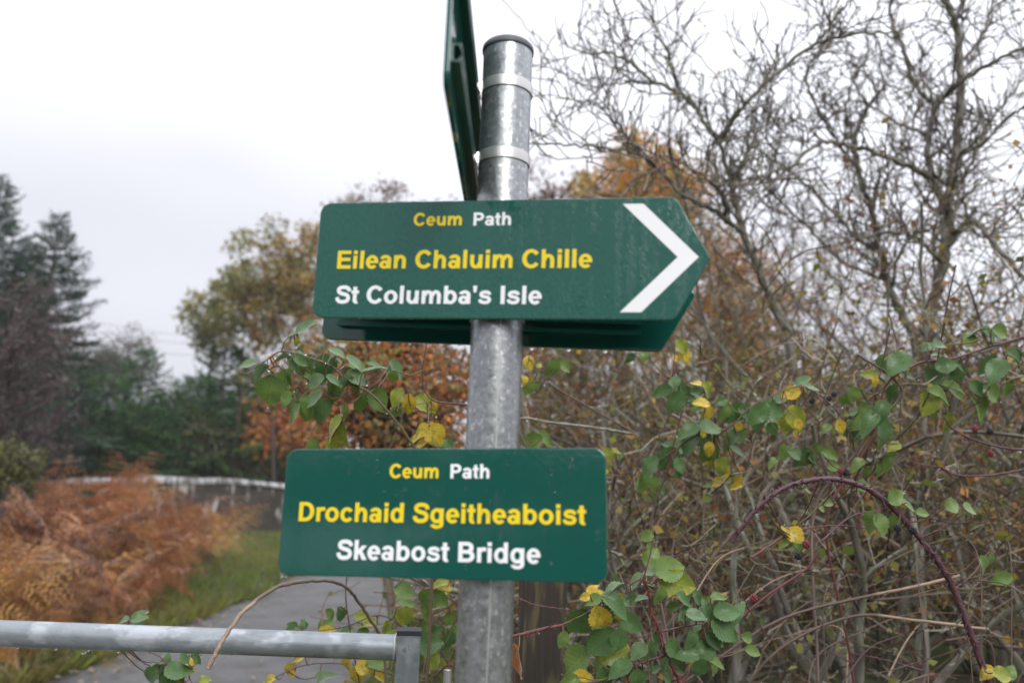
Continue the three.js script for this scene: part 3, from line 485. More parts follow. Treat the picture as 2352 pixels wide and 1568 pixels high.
function fingerShape(W, H, tip, rad = 0.017) {                // flat end at -x, point at +x (tip 0: a plain board)
  const s = new THREE.Shape(), x = W / 2, y = H / 2;
  s.moveTo(-x + rad, -y);
  if (tip) {
    const k = V(tip - x, y, 0).normalize(), q = 0.009;
    s.lineTo(x - q, -y); s.quadraticCurveTo(x, -y, x + k.x * q, -y + k.y * q); s.lineTo(tip - k.x * 0.004, -k.y * 0.004); s.quadraticCurveTo(tip, 0, tip - k.x * 0.004, k.y * 0.004); s.lineTo(x + k.x * q, y - k.y * q); s.quadraticCurveTo(x, y, x - q, y);
  } else { s.lineTo(x - rad, -y); s.absarc(x - rad, -y + rad, rad, -Math.PI / 2, 0, false); s.lineTo(x, y - rad); s.absarc(x - rad, y - rad, rad, 0, Math.PI / 2, false); }
  s.lineTo(-x + rad, y); s.absarc(-x + rad, y - rad, rad, Math.PI / 2, Math.PI, false); s.lineTo(-x, -y + rad); s.absarc(-x + rad, -y + rad, rad, Math.PI, Math.PI * 1.5, false);
  return s;
}
function boardGeo(shape, mirror) { const g = new THREE.ExtrudeGeometry(shape, { depth: 0.004, bevelEnabled: true, bevelThickness: 0.0015, bevelSize: 0.0015, bevelOffset: -0.0015, bevelSegments: 3, curveSegments: 10 }); g.translate(0, 0, -0.0055); if (mirror) g.rotateZ(Math.PI); return g; }   // front face at z = 0
function railGeo(x0, x1) {                                    // C section, open to the back
  const s = new THREE.Shape(); for (const [i, [z, y]] of [[0, 0.011], [-0.011, 0.011], [-0.011, 0.005], [-0.0092, 0.005], [-0.0092, 0.0092], [-0.002, 0.0092], [-0.002, -0.0092], [-0.0092, -0.0092], [-0.0092, -0.005], [-0.011, -0.005], [-0.011, -0.011], [0, -0.011]].entries()) i ? s.lineTo(-z, y) : s.moveTo(-z, y);
  const g = new THREE.ExtrudeGeometry(s, { depth: x1 - x0, bevelEnabled: false }); g.rotateY(Math.PI / 2); g.translate(x0, 0, -0.0072); return g;   // extrude axis z -> x, section x -> -z
}
function board(label, shape, mat, W, y, lat, off, yaw, roll, tilt, mirror, rails) {
  const m = mesh('direction_board', boardGeo(shape, mirror), mat, post), o = V(lat, 0, off).applyAxisAngle(UP, yaw);
  m.position.set(o.x, Y(y), o.z); m.rotation.set(tilt, yaw, roll, 'YXZ'); m.userData.label = label;
  for (const ry of rails) { const q = mesh('rail', railGeo(-W / 2 + 0.025, W / 2 - 0.02), signEdge, m); q.position.y = ry; }
  return m;
}
// plain bold grotesque letters from stems, rings and strokes (1000 units to the em; capitals 716 high)
const ring = (cx, cy, rx, ry, tx, ty, a0 = 0, a1 = 360) => { const s = new THREE.Shape(), n = 36, d = Math.PI / 180, full = a1 - a0 >= 360; for (let i = 0; i <= n; i++) { const a = lerp(a0, a1, i / n) * d, x = cx + rx * Math.cos(a), y = cy + ry * Math.sin(a); i ? s.lineTo(x, y) : s.moveTo(x, y); } if (full) { const h = new THREE.Path(); for (let i = 0; i <= n; i++) { const a = -i / n * 2 * Math.PI; i ? h.lineTo(cx + (rx - tx) * Math.cos(a), cy + (ry - ty) * Math.sin(a)) : h.moveTo(cx + rx - tx, cy); } s.holes.push(h); } else for (let i = n; i >= 0; i--) { const a = lerp(a0, a1, i / n) * d; s.lineTo(cx + (rx - tx) * Math.cos(a), cy + (ry - ty) * Math.sin(a)); } return s; };
const poly = (...p) => { const s = new THREE.Shape(); p.forEach(([x, y], i) => (i ? s.lineTo(x, y) : s.moveTo(x, y))); return s; };
const rect = (x0, y0, x1, y1) => poly([x0, y0], [x1, y0], [x1, y1], [x0, y1]);
const stroke = (hw, ...p) => { const c = smooth(p.map(([x, y]) => V(x, y, 0)), 48), L = [], R = []; c.forEach((q, i) => { const t = c[Math.min(48, i + 1)].clone().sub(c[Math.max(0, i - 1)]).normalize(); L.push([q.x - t.y * hw, q.y + t.x * hw]); R.unshift([q.x + t.y * hw, q.y - t.x * hw]); }); return poly(...L, ...R); };
const GL = {
  I: [278, rect(68, 0, 214, 716)], l: [278, rect(70, 0, 208, 716)], i: [278, rect(70, 0, 208, 519), rect(70, 590, 208, 716)], ' ': [278],
  E: [667, rect(73, 0, 218, 716), rect(218, 0, 620, 121), rect(218, 307, 590, 427), rect(218, 595, 607, 716)],
  P: [667, rect(73, 0, 218, 716), rect(218, 595, 372, 716), rect(218, 270, 372, 391), ring(370, 493, 255, 223, 150, 121, -90, 90)],
  D: [722, rect(73, 0, 218, 716), rect(218, 0, 342, 121), rect(218, 595, 342, 716), ring(340, 358, 338, 358, 152, 121, -90, 90)],
  B: [722, rect(73, 0, 218, 716), rect(218, 0, 422, 121), rect(218, 308, 422, 424), rect(218, 595, 402, 716), ring(400, 512, 232, 204, 146, 121, -90, 90), ring(420, 212, 258, 212, 150, 121, -90, 90)],
  C: [722, ring(388, 358, 342, 371, 152, 125, 36, 324)], S: [667, stroke(67, [582, 500], [555, 590], [455, 650], [330, 660], [205, 638], [140, 560], [160, 465], [265, 405], [385, 372], [505, 322], [557, 225], [525, 120], [425, 65], [320, 55], [195, 75], [120, 145], [92, 235]), ],
  s: [556, stroke(56, [462, 368], [432, 432], [350, 465], [268, 468], [178, 450], [125, 385], [152, 318], [250, 284], [352, 260], [440, 215], [458, 145], [415, 80], [340, 52], [262, 50], [168, 68], [105, 112], [84, 165])],
  o: [611, ring(305, 259, 266, 272, 140, 113)], c: [556, ring(296, 259, 258, 272, 140, 113, 36, 324)], e: [556, ring(283, 259, 246, 272, 138, 110, -10, 316), rect(150, 214, 520, 304)],
  d: [611, ring(288, 259, 248, 272, 138, 113), rect(402, 0, 540, 716)], b: [611, ring(323, 259, 248, 272, 138, 113), rect(70, 0, 208, 716)],
  g: [611, ring(288, 259, 248, 272, 138, 113), rect(402, -62, 540, 519), ring(300, -58, 240, 156, 138, 108, 188, 360)],
  h: [611, rect(70, 0, 208, 716), ring(321, 300, 219, 231, 140, 116, 0, 180), rect(401, 0, 540, 300)], n: [611, rect(70, 0, 208, 519), ring(321, 300, 219, 231, 140, 116, 0, 180), rect(401, 0, 540, 300)],
  m: [889, rect(68, 0, 203, 519), ring(314, 310, 199, 221, 136, 112, 0, 180), rect(378, 0, 513, 310), ring(624, 310, 199, 221, 136, 112, 0, 180), rect(688, 0, 823, 310)],
  u: [611, rect(402, 0, 540, 519), rect(70, 218, 208, 519), ring(290, 218, 220, 230, 139, 116, 180, 360)],
  a: [556, ring(272, 352, 224, 179, 138, 112, 0, 162), rect(358, 0, 496, 352), ring(240, 152, 200, 164, 134, 98)], t: [333, rect(90, 122, 228, 672), rect(14, 412, 312, 519), ring(240, 124, 150, 134, 138, 112, 180, 292)],
  r: [389, rect(66, 0, 204, 519), stroke(62, [136, 300], [165, 400], [232, 455], [310, 470], [390, 458])], k: [556, rect(67, 0, 205, 716), poly([205, 172], [372, 334], [540, 519], [370, 519], [205, 340]), poly([268, 232], [388, 0], [556, 0], [362, 330])],
  "'": [238, poly([50, 716], [190, 716], [165, 462], [75, 462])],
};
function words(parent, text, x0, x1, base, capH, mat) {       // lettering fitted between x0 and x1 on its base line
  const parts = []; let pen = 0;
  for (const ch of text) { const [adv, ...sh] = GL[ch]; sh.forEach((q, k) => { const g = new THREE.ExtrudeGeometry(q, { depth: 1 + 0.16 * k, bevelEnabled: true, bevelThickness: 0.05, bevelSize: 9, bevelSegments: 1 }); g.deleteAttribute('uv'); g.translate(pen, 0, 0); parts.push(g.index ? g.toNonIndexed() : g); }); pen += adv; }
  const g = mergeGeometries(parts); g.computeBoundingBox(); const b = g.boundingBox; g.translate(-b.min.x, 0, 0);
  g.scale((x1 - x0) / (b.max.x - b.min.x), capH / 716, 0.00026); g.translate(x0, base, 0.0001);
  const m = mesh('lettering', g, mat, parent); m.userData.label = 'words ' + text; return m;
}
const UPW = 0.5145, UPH = 0.173;
const upper = board('pointed green board with yellow and white words and a white chevron', fingerShape(UPW, UPH, 0.304), signGreen, UPW, 1.7195, -0.005, 0.056, -0.166, -0.0063, 0.015, false, [0.052, -0.062]);
words(upper, 'Ceum', -0.1135, -0.0422, 0.0496, 0.0188, textYellow); words(upper, 'Path', -0.0251, 0.0291, 0.049, 0.0188, textWhite);
words(upper, 'Eilean Chaluim Chille', -0.2245, 0.145, -0.0135, 0.0262, textYellow); words(upper, "St Columba's Isle", -0.2235, 0.0766, -0.065, 0.0255, textWhite);
{
  const s = new THREE.Shape(); [[0.1852, 0.0773], [0.2137, 0.0771], [0.2882, 0.0007], [0.2124, -0.0759], [0.1839, -0.076], [0.2604, 0.0008]].forEach(([x, y], i) => i ? s.lineTo(x, y) : s.moveTo(x, y));
  const g = new THREE.ExtrudeGeometry(s, { depth: 0.0003, bevelEnabled: false }); g.translate(0, 0, 0.0002); mesh('chevron', g, textWhite, upper);
}
const lower = board('rectangular green board naming the bridge, beaded with rain', fingerShape(0.4474, 0.1709, 0, 0.016), signGreenLow, 0.4474, 1.3678, -0.0584, 0.056, -0.18, 0.0295, -0.05, false, [0.05, -0.05]);
words(lower, 'Ceum', -0.0714, -0.0022, 0.0455, 0.0187, textYellow); words(lower, 'Path', 0.0144, 0.0681, 0.0454, 0.0187, textWhite);
words(lower, 'Drochaid Sgeitheaboist', -0.1988, 0.1972, -0.0134, 0.0253, textYellow); words(lower, 'Skeabost Bridge', -0.1405, 0.1379, -0.063, 0.0252, textWhite);
const backB = board('green board fixed behind the pole with its rails showing below the front board', fingerShape(0.53, UPH, 0.312), signGreenLow, 0.53, 1.703, -0.026, -0.062, -0.165, -0.03, 0, false, []);
backB.geometry.translate(0, 0, 0.0055);
for (const ry of [0.05, -0.055]) { const q = mesh('rail', railGeo(-0.235, 0.235), signEdge, backB); q.rotation.y = Math.PI; q.position.y = ry; q.position.z = 0.003; }
const third = board('green board seen almost edge-on beside the top of the pole, its back towards the pole', fingerShape(0.6, 0.257, 0.335), signGreenLow, 0.6, 1.9685, 0, 0, -Math.PI / 2 - 0.0131, 0, 0, true, []);
third.position.set(-0.0615, Y(1.9685), 0.02);
for (const ry of [-0.083, 0.033]) { const q = mesh('rail', railGeo(-0.27, 0.288), signEdge, third); q.position.y = ry; }
// clamp bands: strap round the pole, ears towards the rail
function band(y, toward, label, gap = 0.35) {
  const R = 0.0395, h = 0.0085, g = new THREE.LatheGeometry([[R - 0.0008, -h], [R, -h], [R + 0.0006, -h + 0.001], [R + 0.0006, h - 0.001], [R, h], [R - 0.0008, h]].map(([a, b]) => new THREE.Vector2(a, b)), 60, gap, Math.PI * 2 - 2 * gap);
  const m = mesh('clamp_band', g, steel, post); m.position.y = Y(y); m.rotation.y = toward; if (label) m.userData.label = label;
  for (const s of [-1, 1]) {
    const e = new THREE.Shape(); e.moveTo(0, -0.0085); e.lineTo(0.003, -0.0085); e.lineTo(0.005, -0.004); e.lineTo(0.0095, -0.004); e.lineTo(0.0095, 0.004); e.lineTo(0.005, 0.004); e.lineTo(0.003, 0.0085); e.lineTo(0, 0.0085);
    const eg = new THREE.ExtrudeGeometry(e, { depth: 0.0014, bevelEnabled: false }); eg.translate(0, 0, -0.0007);
    const q = mesh('ear', eg, steel, m); q.position.set(s * Math.sin(gap) * R, 0, Math.cos(gap) * R); q.rotation.y = -Math.PI / 2 + s * 0.12;
  }
  const b = new THREE.CylinderGeometry(0.0035, 0.0035, 0.036, 12); b.rotateZ(Math.PI / 2); const bo = mesh('bolt', b, steel, m); bo.position.set(0, 0, R + 0.0048);
  for (const a of [2.15, 2.6, 3.05]) { const s = new THREE.BoxGeometry(0.0055, 0.007, 0.0008); const q = mesh('slot', s, blackPlastic, m); q.position.set(Math.sin(Math.PI * 2 - a + 1.2) * (R + 0.0006), 0, Math.cos(Math.PI * 2 - a + 1.2) * (R + 0.0006)); q.rotation.y = Math.PI * 2 - a + 1.2; }
  return m;
}
band(2.003, -Math.PI / 2, 'slotted steel clamp band near the top of the pole'); band(1.888, -Math.PI / 2, 'slotted steel clamp band just above the pointed board');
for (const y of [1.771, 1.6575]) { band(y, -0.166); } for (const y of [1.754, 1.647]) band(y, Math.PI - 0.166);
for (const y of [1.418, 1.318]) band(y, -0.18);
// rain drops: beads on the boards, drops hanging from their lower edges
function beads(parent, list) {
  const gs = list.map(([x, y, z, s, fl]) => { const g = new THREE.SphereGeometry(s, 10, 8); g.scale(1, fl > 1 ? fl : 1, fl < 1 ? fl : 1); g.translate(x, y, z); return g; });
  const m = mesh('rain_drops', mergeGeometries(gs), water, parent); m.userData.kind = 'stuff'; return m;
}
{
  const r = rngOf(91), a = [], b = [];
  for (let i = 0; i < 66; i++) { let x = (r() ** 0.55) * 0.42 - 0.205, y = (r() - 0.42) * 0.15; const n = 1 + Math.floor(r() * 4); for (let k = 0; k < n; k++) { if (y > 0.038 && Math.abs(x) < 0.085) y = 0.03; a.push([clamp(x, -0.21, 0.216), clamp(y, -0.08, 0.082), 0.0002, 0.0009 + r() * r() * 0.0015, 0.95]); y -= 0.003 + r() * 0.006; x += (r() - 0.5) * 0.002; } }
  for (let i = 0; i < 12; i++) a.push([0.216 + r() * 0.005, (r() - 0.5) * 0.14, 0.0002, 0.0009, 0.6]);
  a.push([-0.218, -0.0862, -0.002, 0.0022, 1.2], [-0.212, -0.0868, -0.002, 0.0018, 1.2]); beads(lower, a);
  for (let i = 0; i < 16; i++) b.push([r() * 0.5 - 0.2, (r() - 0.5) * 0.15, 0.0002, 0.0005 + r() * 0.0006, 0.6]);
  b.push([0.222, -0.082, 0.0006, 0.0012, 0.9], [0.234, -0.0822, 0.0006, 0.0012, 0.9], [0.244, -0.0822, 0.0006, 0.0013, 0.9]); beads(upper, b);
  beads(backB, [-0.04, 0.052, 0.072, 0.088, 0.128, 0.16, 0.183, -0.12, 0.215].map((x, i) => [x, -UPH / 2 - 0.0012, 0.002, [0.0028, 0.003, 0.0031, 0.0016, 0.003, 0.0014, 0.0029, 0.0014, 0.0013][i], 1.12]));
}

// ---------------------------------------------------------------- barrier of galvanised tube
{
  const b = thing('barrier', 'galvanised steel tube barrier with a square end post and black cap', 'barrier', [-0.19, 0, -1.707]), y = 1.0785;
  const galvR = galv.clone(); galvR.map = tex(256, 1024, (u, v) => { const c = fbm(u * 8, v * 60, 231, 4, 8, 60), w = fbm(u * 6, v * 34, 235, 4, 6, 34), f = fbm(u * 70, v * 70, 237, 2, 70, 70); return S3(mix3(mix3([0.2, 0.225, 0.245], [0.33, 0.355, 0.375], c * 0.7 + f * 0.3), [0.5, 0.53, 0.56], sstep(0.48, 0.72, w) * 0.62)); }, true); galvR.metalness = 0.45;
  const g = new THREE.CylinderGeometry(0.0252, 0.0252, 2.4, 48, 1, true); const uv = g.attributes.uv; for (let i = 0; i < uv.count; i++) uv.setXY(i, uv.getX(i), uv.getY(i) * 2);
  g.rotateZ(Math.PI / 2); g.translate(-1.2, y, 0); const rl = mesh('rail', g, galvR, b);
  for (const x of [-0.0235, -2.375]) { const wg = new THREE.TorusGeometry(0.0256, 0.0028, 8, 40), wp = wg.attributes.position; for (let i = 0; i < wp.count; i++) { const a = Math.atan2(wp.getY(i), wp.getX(i)), k = 1 + 0.02 * (vnoise(a * 6, 1, 3) - 0.5); wp.setXYZ(i, wp.getX(i) * k, wp.getY(i) * k, wp.getZ(i) * (0.8 + 0.5 * vnoise(a * 9, 4, 3))); } wg.computeVertexNormals(); wg.rotateY(Math.PI / 2); mesh('weld', wg, steel, rl).position.set(x, y, 0); }
  for (const x of [0, -2.4]) {
    const h = 1.106, s = new THREE.Shape(), w = 0.024; s.moveTo(-w + 0.004, -w); s.lineTo(w - 0.004, -w); s.quadraticCurveTo(w, -w, w, -w + 0.004); s.lineTo(w, w - 0.004); s.quadraticCurveTo(w, w, w - 0.004, w); s.lineTo(-w + 0.004, w); s.quadraticCurveTo(-w, w, -w, w - 0.004); s.lineTo(-w, -w + 0.004); s.quadraticCurveTo(-w, -w, -w + 0.004, -w);
    const pg = new THREE.ExtrudeGeometry(s, { depth: h + 0.1, bevelEnabled: false }); pg.rotateX(-Math.PI / 2); pg.translate(0, -0.1, 0); const u2 = pg.attributes.uv; for (let i = 0; i < u2.count; i++) u2.setXY(i, u2.getX(i) * 5, u2.getY(i) * 0.9);
    const p = mesh('post', pg, galvR, b); p.position.x = x + 0.002; p.rotation.y = 0.1;
    const c = mesh('cap', new THREE.BoxGeometry(0.0495, 0.009, 0.0495), blackPlastic, p); c.position.y = h + 0.0046;
  }
  const rod = new MB(); rod.tube([V(0, 0, 0), V(0, 0.5, 0), V(0, 1.03, 0)], [0.0085, 0.0085, 0.0085], 12, [1, 1, 1], 0, rngOf(1)); const rm = mesh('latch_rod', rod.geo(), steel, b); rm.position.set(0.083, 0.005, -0.02);
  beads(b, [[-0.79, 0.0027], [-0.712, 0.0031], [-0.646, 0.0031], [-0.444, 0.0028], [-0.355, 0.0026], [-0.5, 0.0012], [-0.6, 0.0011], [-0.25, 0.0013], [-0.9, 0.0012]].map(([x, s]) => [x, y - 0.0262, 0, s, 1.15]));
}
// timber post behind the pole
{
  const p = at(1236, 1420, 2.25), g0 = hillAt(p.x, p.z), top = at(1236, 1290, 2.25).y, H = top - g0 + 0.1;
  const wood = tex(256, 512, (u, v) => { const gr = fbm(u * 30, v * 3, 241, 4, 30, 3), ms = fbm(u * 4, v * 6, 245, 4, 4, 6); return S3(mix3(mix3([0.014, 0.011, 0.009], [0.045, 0.032, 0.022], gr), [0.1, 0.08, 0.035], sstep(0.52, 0.7, ms) * 0.8)); }, true);
  const g = new THREE.BoxGeometry(0.115, H, 0.1, 4, 24, 3), a = g.attributes.position; for (let i = 0; i < a.count; i++) a.setXYZ(i, a.getX(i) + 0.008 * (vnoise(a.getY(i) * 6 + 3, a.getZ(i) * 20, 4) - 0.5), a.getY(i), a.getZ(i) + 0.008 * (vnoise(a.getY(i) * 6, a.getX(i) * 20 + 5, 6) - 0.5)); g.computeVertexNormals(); g.translate(0, H / 2, 0);
  const m = mesh('timber_post', g, new THREE.MeshStandardMaterial({ map: wood, roughness: 0.8 }), scene); m.position.set(p.x, g0 - 0.1, p.z); m.rotation.set(0, 0.15, -0.01);
  tag(m, 'dark weathered timber post behind the pole below the lower board', 'post');
}

// ---------------------------------------------------------------- brambles
const leafTones = { G: [[0.045, 0.115, 0.026], [0.08, 0.17, 0.036]], s: [[0.08, 0.155, 0.055], [0.12, 0.2, 0.075]], g: [[0.09, 0.17, 0.025], [0.13, 0.21, 0.03]], y: [[0.27, 0.3, 0.025], [0.16, 0.22, 0.025]], Y: [[0.62, 0.42, 0.02], [0.52, 0.36, 0.025]], O: [[0.6, 0.24, 0.03], [0.3, 0.09, 0.03]] };  // s: green leaves silvered, the sky's sheen painted into their colour
const leafMats = {}; let tn = 300;
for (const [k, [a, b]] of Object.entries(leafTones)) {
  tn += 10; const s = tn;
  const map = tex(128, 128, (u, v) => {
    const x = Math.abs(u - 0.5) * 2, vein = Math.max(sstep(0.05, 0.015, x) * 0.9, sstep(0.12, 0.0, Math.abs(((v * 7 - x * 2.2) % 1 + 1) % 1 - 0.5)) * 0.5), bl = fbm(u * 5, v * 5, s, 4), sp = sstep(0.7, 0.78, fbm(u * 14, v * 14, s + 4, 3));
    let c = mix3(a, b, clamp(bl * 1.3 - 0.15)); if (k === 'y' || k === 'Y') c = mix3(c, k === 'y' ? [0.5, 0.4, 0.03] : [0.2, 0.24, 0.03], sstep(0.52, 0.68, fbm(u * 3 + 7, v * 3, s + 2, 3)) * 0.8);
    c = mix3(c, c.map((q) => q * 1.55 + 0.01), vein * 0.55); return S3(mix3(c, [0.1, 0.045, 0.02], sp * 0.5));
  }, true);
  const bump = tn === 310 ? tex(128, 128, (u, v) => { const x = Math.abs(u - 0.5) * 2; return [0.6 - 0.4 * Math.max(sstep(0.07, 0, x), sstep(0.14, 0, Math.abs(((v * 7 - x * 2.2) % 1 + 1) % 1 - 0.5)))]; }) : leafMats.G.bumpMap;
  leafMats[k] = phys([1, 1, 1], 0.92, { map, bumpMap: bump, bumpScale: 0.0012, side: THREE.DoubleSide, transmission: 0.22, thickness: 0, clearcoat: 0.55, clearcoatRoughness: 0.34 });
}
function leafGeo(seed, width, fold, bend) {                    // unit length along +y, toothed ovate blade folded along the midrib
  const r = rngOf(seed), N = 18, p = [], uv = [], ix = [];
  for (let i = 0; i <= N; i++) {
    const t = i / N, w = width * 0.5 * Math.pow(Math.sin(Math.PI * Math.pow(t * 0.985 + 0.008, 0.78)), 0.85) * (i % 2 ? 1.08 : 0.93) * (1 + (r() - 0.5) * 0.06), z = -bend * t * t + 0.02 * Math.sin(t * 9 + seed);
    p.push(-w, t - 0.02 * (i % 2), z + w * fold + (r() - 0.5) * 0.02, -w * 0.5, t, z + w * fold * 0.35 + 0.012 * (i % 2), 0, t, z, w * 0.5, t, z + w * fold * 0.35 + 0.012 * (i % 2), w, t - 0.02 * (i % 2), z + w * fold + (r() - 0.5) * 0.02);
    for (const u of [-1, -0.5, 0, 0.5, 1]) uv.push(0.5 + u * w / width, t);
    if (i) for (let k = 0; k < 4; k++) { const a = (i - 1) * 5 + k, b = i * 5 + k; ix.push(a, a + 1, b, a + 1, b + 1, b); }
  }
  const g = new THREE.BufferGeometry(); g.setAttribute('position', new THREE.Float32BufferAttribute(p, 3)); g.setAttribute('uv', new THREE.Float32BufferAttribute(uv, 2)); g.setIndex(ix); g.computeVertexNormals(); return g;
}
const leafGeos = [[1, 0.72, 0.35, 0.18], [2, 0.66, 0.5, 0.3], [3, 0.8, 0.25, 0.12], [4, 0.6, 0.6, 0.35], [5, 0.75, 0.4, 0.24]].map((a) => leafGeo(...a));
const camR = V(1, 0, 0).applyQuaternion(q0), camU = V(0, 1, 0).applyQuaternion(q0), camF = V(0, 0, -1).applyQuaternion(q0);
const caneCol = { red: [[0.16, 0.045, 0.045], [0.12, 0.05, 0.045]], purple: [[0.075, 0.03, 0.04], [0.1, 0.045, 0.05]], brown: [[0.12, 0.075, 0.055], [0.09, 0.06, 0.045]], pale: [[0.3, 0.21, 0.14], [0.24, 0.16, 0.11]], lichen: [[0.2, 0.18, 0.14], [0.12, 0.1, 0.075], [0.26, 0.24, 0.19]], olive: [[0.11, 0.1, 0.04], [0.12, 0.07, 0.04]] };
const drops = [];
// Z: pixel view [origin x, origin y, scale]; canes: [[x, y, depth offset]...], radius, colour, rooted; leaves: [x, y, length, angle, tone]
function bramble(label, seed, Z, d, canes, leaves, o = {}) {
  const r = rngOf(seed), [ox, oy, k] = Z, X = (x, y, dd = 0) => at(ox + x * k, oy + y * k, d + dd), first = X(canes[0].p[0][0], canes[0].p[0][1]);
  const gx = first.x + (o.rx ?? 0), gz = first.z + (o.rz ?? 0), base = V(gx, hillAt(gx, gz) - 0.03, gz), t = thing('bramble_bush', label, 'bramble', base.toArray(), 'brambles'), nodes = [];
  for (const c of canes) {
    let pts = c.p.map(([x, y, dd]) => X(x, y, dd).sub(base));
    if (c.root !== undefined) { const f = pts[0], b = V(c.root[0], 0, c.root[1]); b.y = hillAt(base.x + b.x, base.z + b.z) - 0.03 - base.y; pts = [b, b.clone().lerp(f, 0.5).add(V(0, 0.06, 0)), ...pts]; }
    const line = smooth(pts, Math.max(12, (pts.length - 1) * 9)), mb = new MB(), cc = caneCol[c.c ?? 'red'];
    const rad = (u) => lerp(c.r, c.e ?? c.r * 0.4, u) * (1 + 0.03 * Math.sin(u * 37));
    line.forEach((q) => q.addScaledVector(rvec(r), c.r * 0.13));
    mb.tube(line, rad, 8, (u, q) => pick(q, c.tip && u > 0.74 ? caneCol[c.tip] : cc), 0.2, r);
    let Ln = 0; for (let i = 1; i < line.length; i++) Ln += line[i].distanceTo(line[i - 1]);
    const nt = Math.round(Ln / (c.th ?? 0.022));               // thorns
    if (c.r > 0.0016) for (let j = 0; j < nt; j++) { const f = r() * (line.length - 1.01), i = Math.floor(f), b = line[i].clone().lerp(line[i + 1], f - i), dd = line[i + 1].clone().sub(line[i]).normalize(), s = rvec(r); s.addScaledVector(dd, -s.dot(dd)).normalize(); const u = f / (line.length - 1), R = rad(u), L = 0.003 + Math.min(0.006, c.r * 0.7); mb.tube([b.clone().addScaledVector(s, R * 0.6), b.clone().addScaledVector(s, R + L).addScaledVector(dd, -L * 0.5)], [Math.min(0.0022, R * 0.45), 0.0003], 4, cc[0], 0.2, r); }
    mb.build('cane', wetBark, t); nodes.push(...line.slice(2));
    line.forEach((q) => { if (r() < 0.05) drops.push(q.clone().add(base).add(V(0, -c.r - 0.001, 0))); });
  }
  const st = new MB();
  const all = [...leaves];
  for (const [x, y, len, ang, tone] of leaves) if (r() < (o.fill ?? 0.7)) all.push([x + (r() - 0.5) * len * 1.5, y + (r() - 0.35) * len * 1.4, len * (0.6 + r() * 0.4), (ang ?? 0) + (r() - 0.5) * 120, tone === 'O' ? 'y' : r() < 0.75 ? tone : 'g', 0.03 + r() * 0.14]);
  for (const [x, y, len, ang, tone, back] of all) {
    const a = (ang ?? r() * 360) * Math.PI / 180, L = len * k / FPX * d * 1.18, c = X(x, y, (back ?? 0) + (r() - 0.5) * (o.spread ?? 0.12)).sub(base);
    const dir = camR.clone().multiplyScalar(Math.cos(a)).addScaledVector(camU, Math.sin(a)).addScaledVector(camF, (r() - 0.5) * 0.7).normalize();
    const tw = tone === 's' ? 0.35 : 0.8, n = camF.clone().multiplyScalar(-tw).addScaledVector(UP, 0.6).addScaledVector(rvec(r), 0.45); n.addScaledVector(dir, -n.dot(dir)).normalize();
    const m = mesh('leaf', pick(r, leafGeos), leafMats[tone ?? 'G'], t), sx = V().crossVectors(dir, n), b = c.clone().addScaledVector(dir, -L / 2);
    m.matrix.makeBasis(sx, dir, n).scale(V(L * (0.9 + r() * 0.25), L, L)).setPosition(b); m.matrix.decompose(m.position, m.quaternion, m.scale);
    let best = null, bd = 9; for (const q of nodes) { const e = q.distanceToSquared(b); if (e < bd) { bd = e; best = q; } }
    if (best) { const mid = best.clone().lerp(b, 0.5).add(V(0, -0.012, 0)); st.tube(smooth([best, mid, b, b.clone().addScaledVector(dir, L * 0.1)], 7), (u) => lerp(0.0016, 0.0009, u), 5, pick(r, [[0.15, 0.06, 0.045], [0.12, 0.1, 0.04], [0.13, 0.05, 0.045]]), 0.2, r); }
    if (r() < 0.2) drops.push(b.clone().addScaledVector(dir, L * 0.98).add(base).add(V(0, -0.002, 0)));
  }
  if (!st.empty) st.build('leaf_stalks', wetBark, t, 'stuff');
  return t;
}
const berryGeo = (() => { const gs = [], r = rngOf(8); for (let i = 0; i < 26; i++) { const y = 1 - 2 * (i + 0.5) / 26, a = i * 2.4, s = Math.sqrt(1 - y * y); const g = new THREE.SphereGeometry(0.0026, 8, 6); g.translate(Math.cos(a) * s * 0.0062, y * 0.0072, Math.sin(a) * s * 0.0062); gs.push(g); } return mergeGeometries(gs); })();
const berryMat = std([0.012, 0.01, 0.018], 0.2), redBerry = std([0.16, 0.02, 0.025], 0.3);
function berries(t, list, d) { for (const [px, py, red] of list) { const m = mesh('berry', berryGeo, red ? redBerry : berryMat, t); m.position.copy(at(px, py, d).sub(t.position)); const s = new MB(); s.tube([V(0, 0.006, 0), V(0.008, 0.018, -0.004), V(0.014, 0.03, -0.012)], [0.0012, 0.001, 0.001], 4, [0.1, 0.08, 0.04], 0.1, rngOf(2)); mesh('berry_stalk', s.geo(), barkMat, m); } }

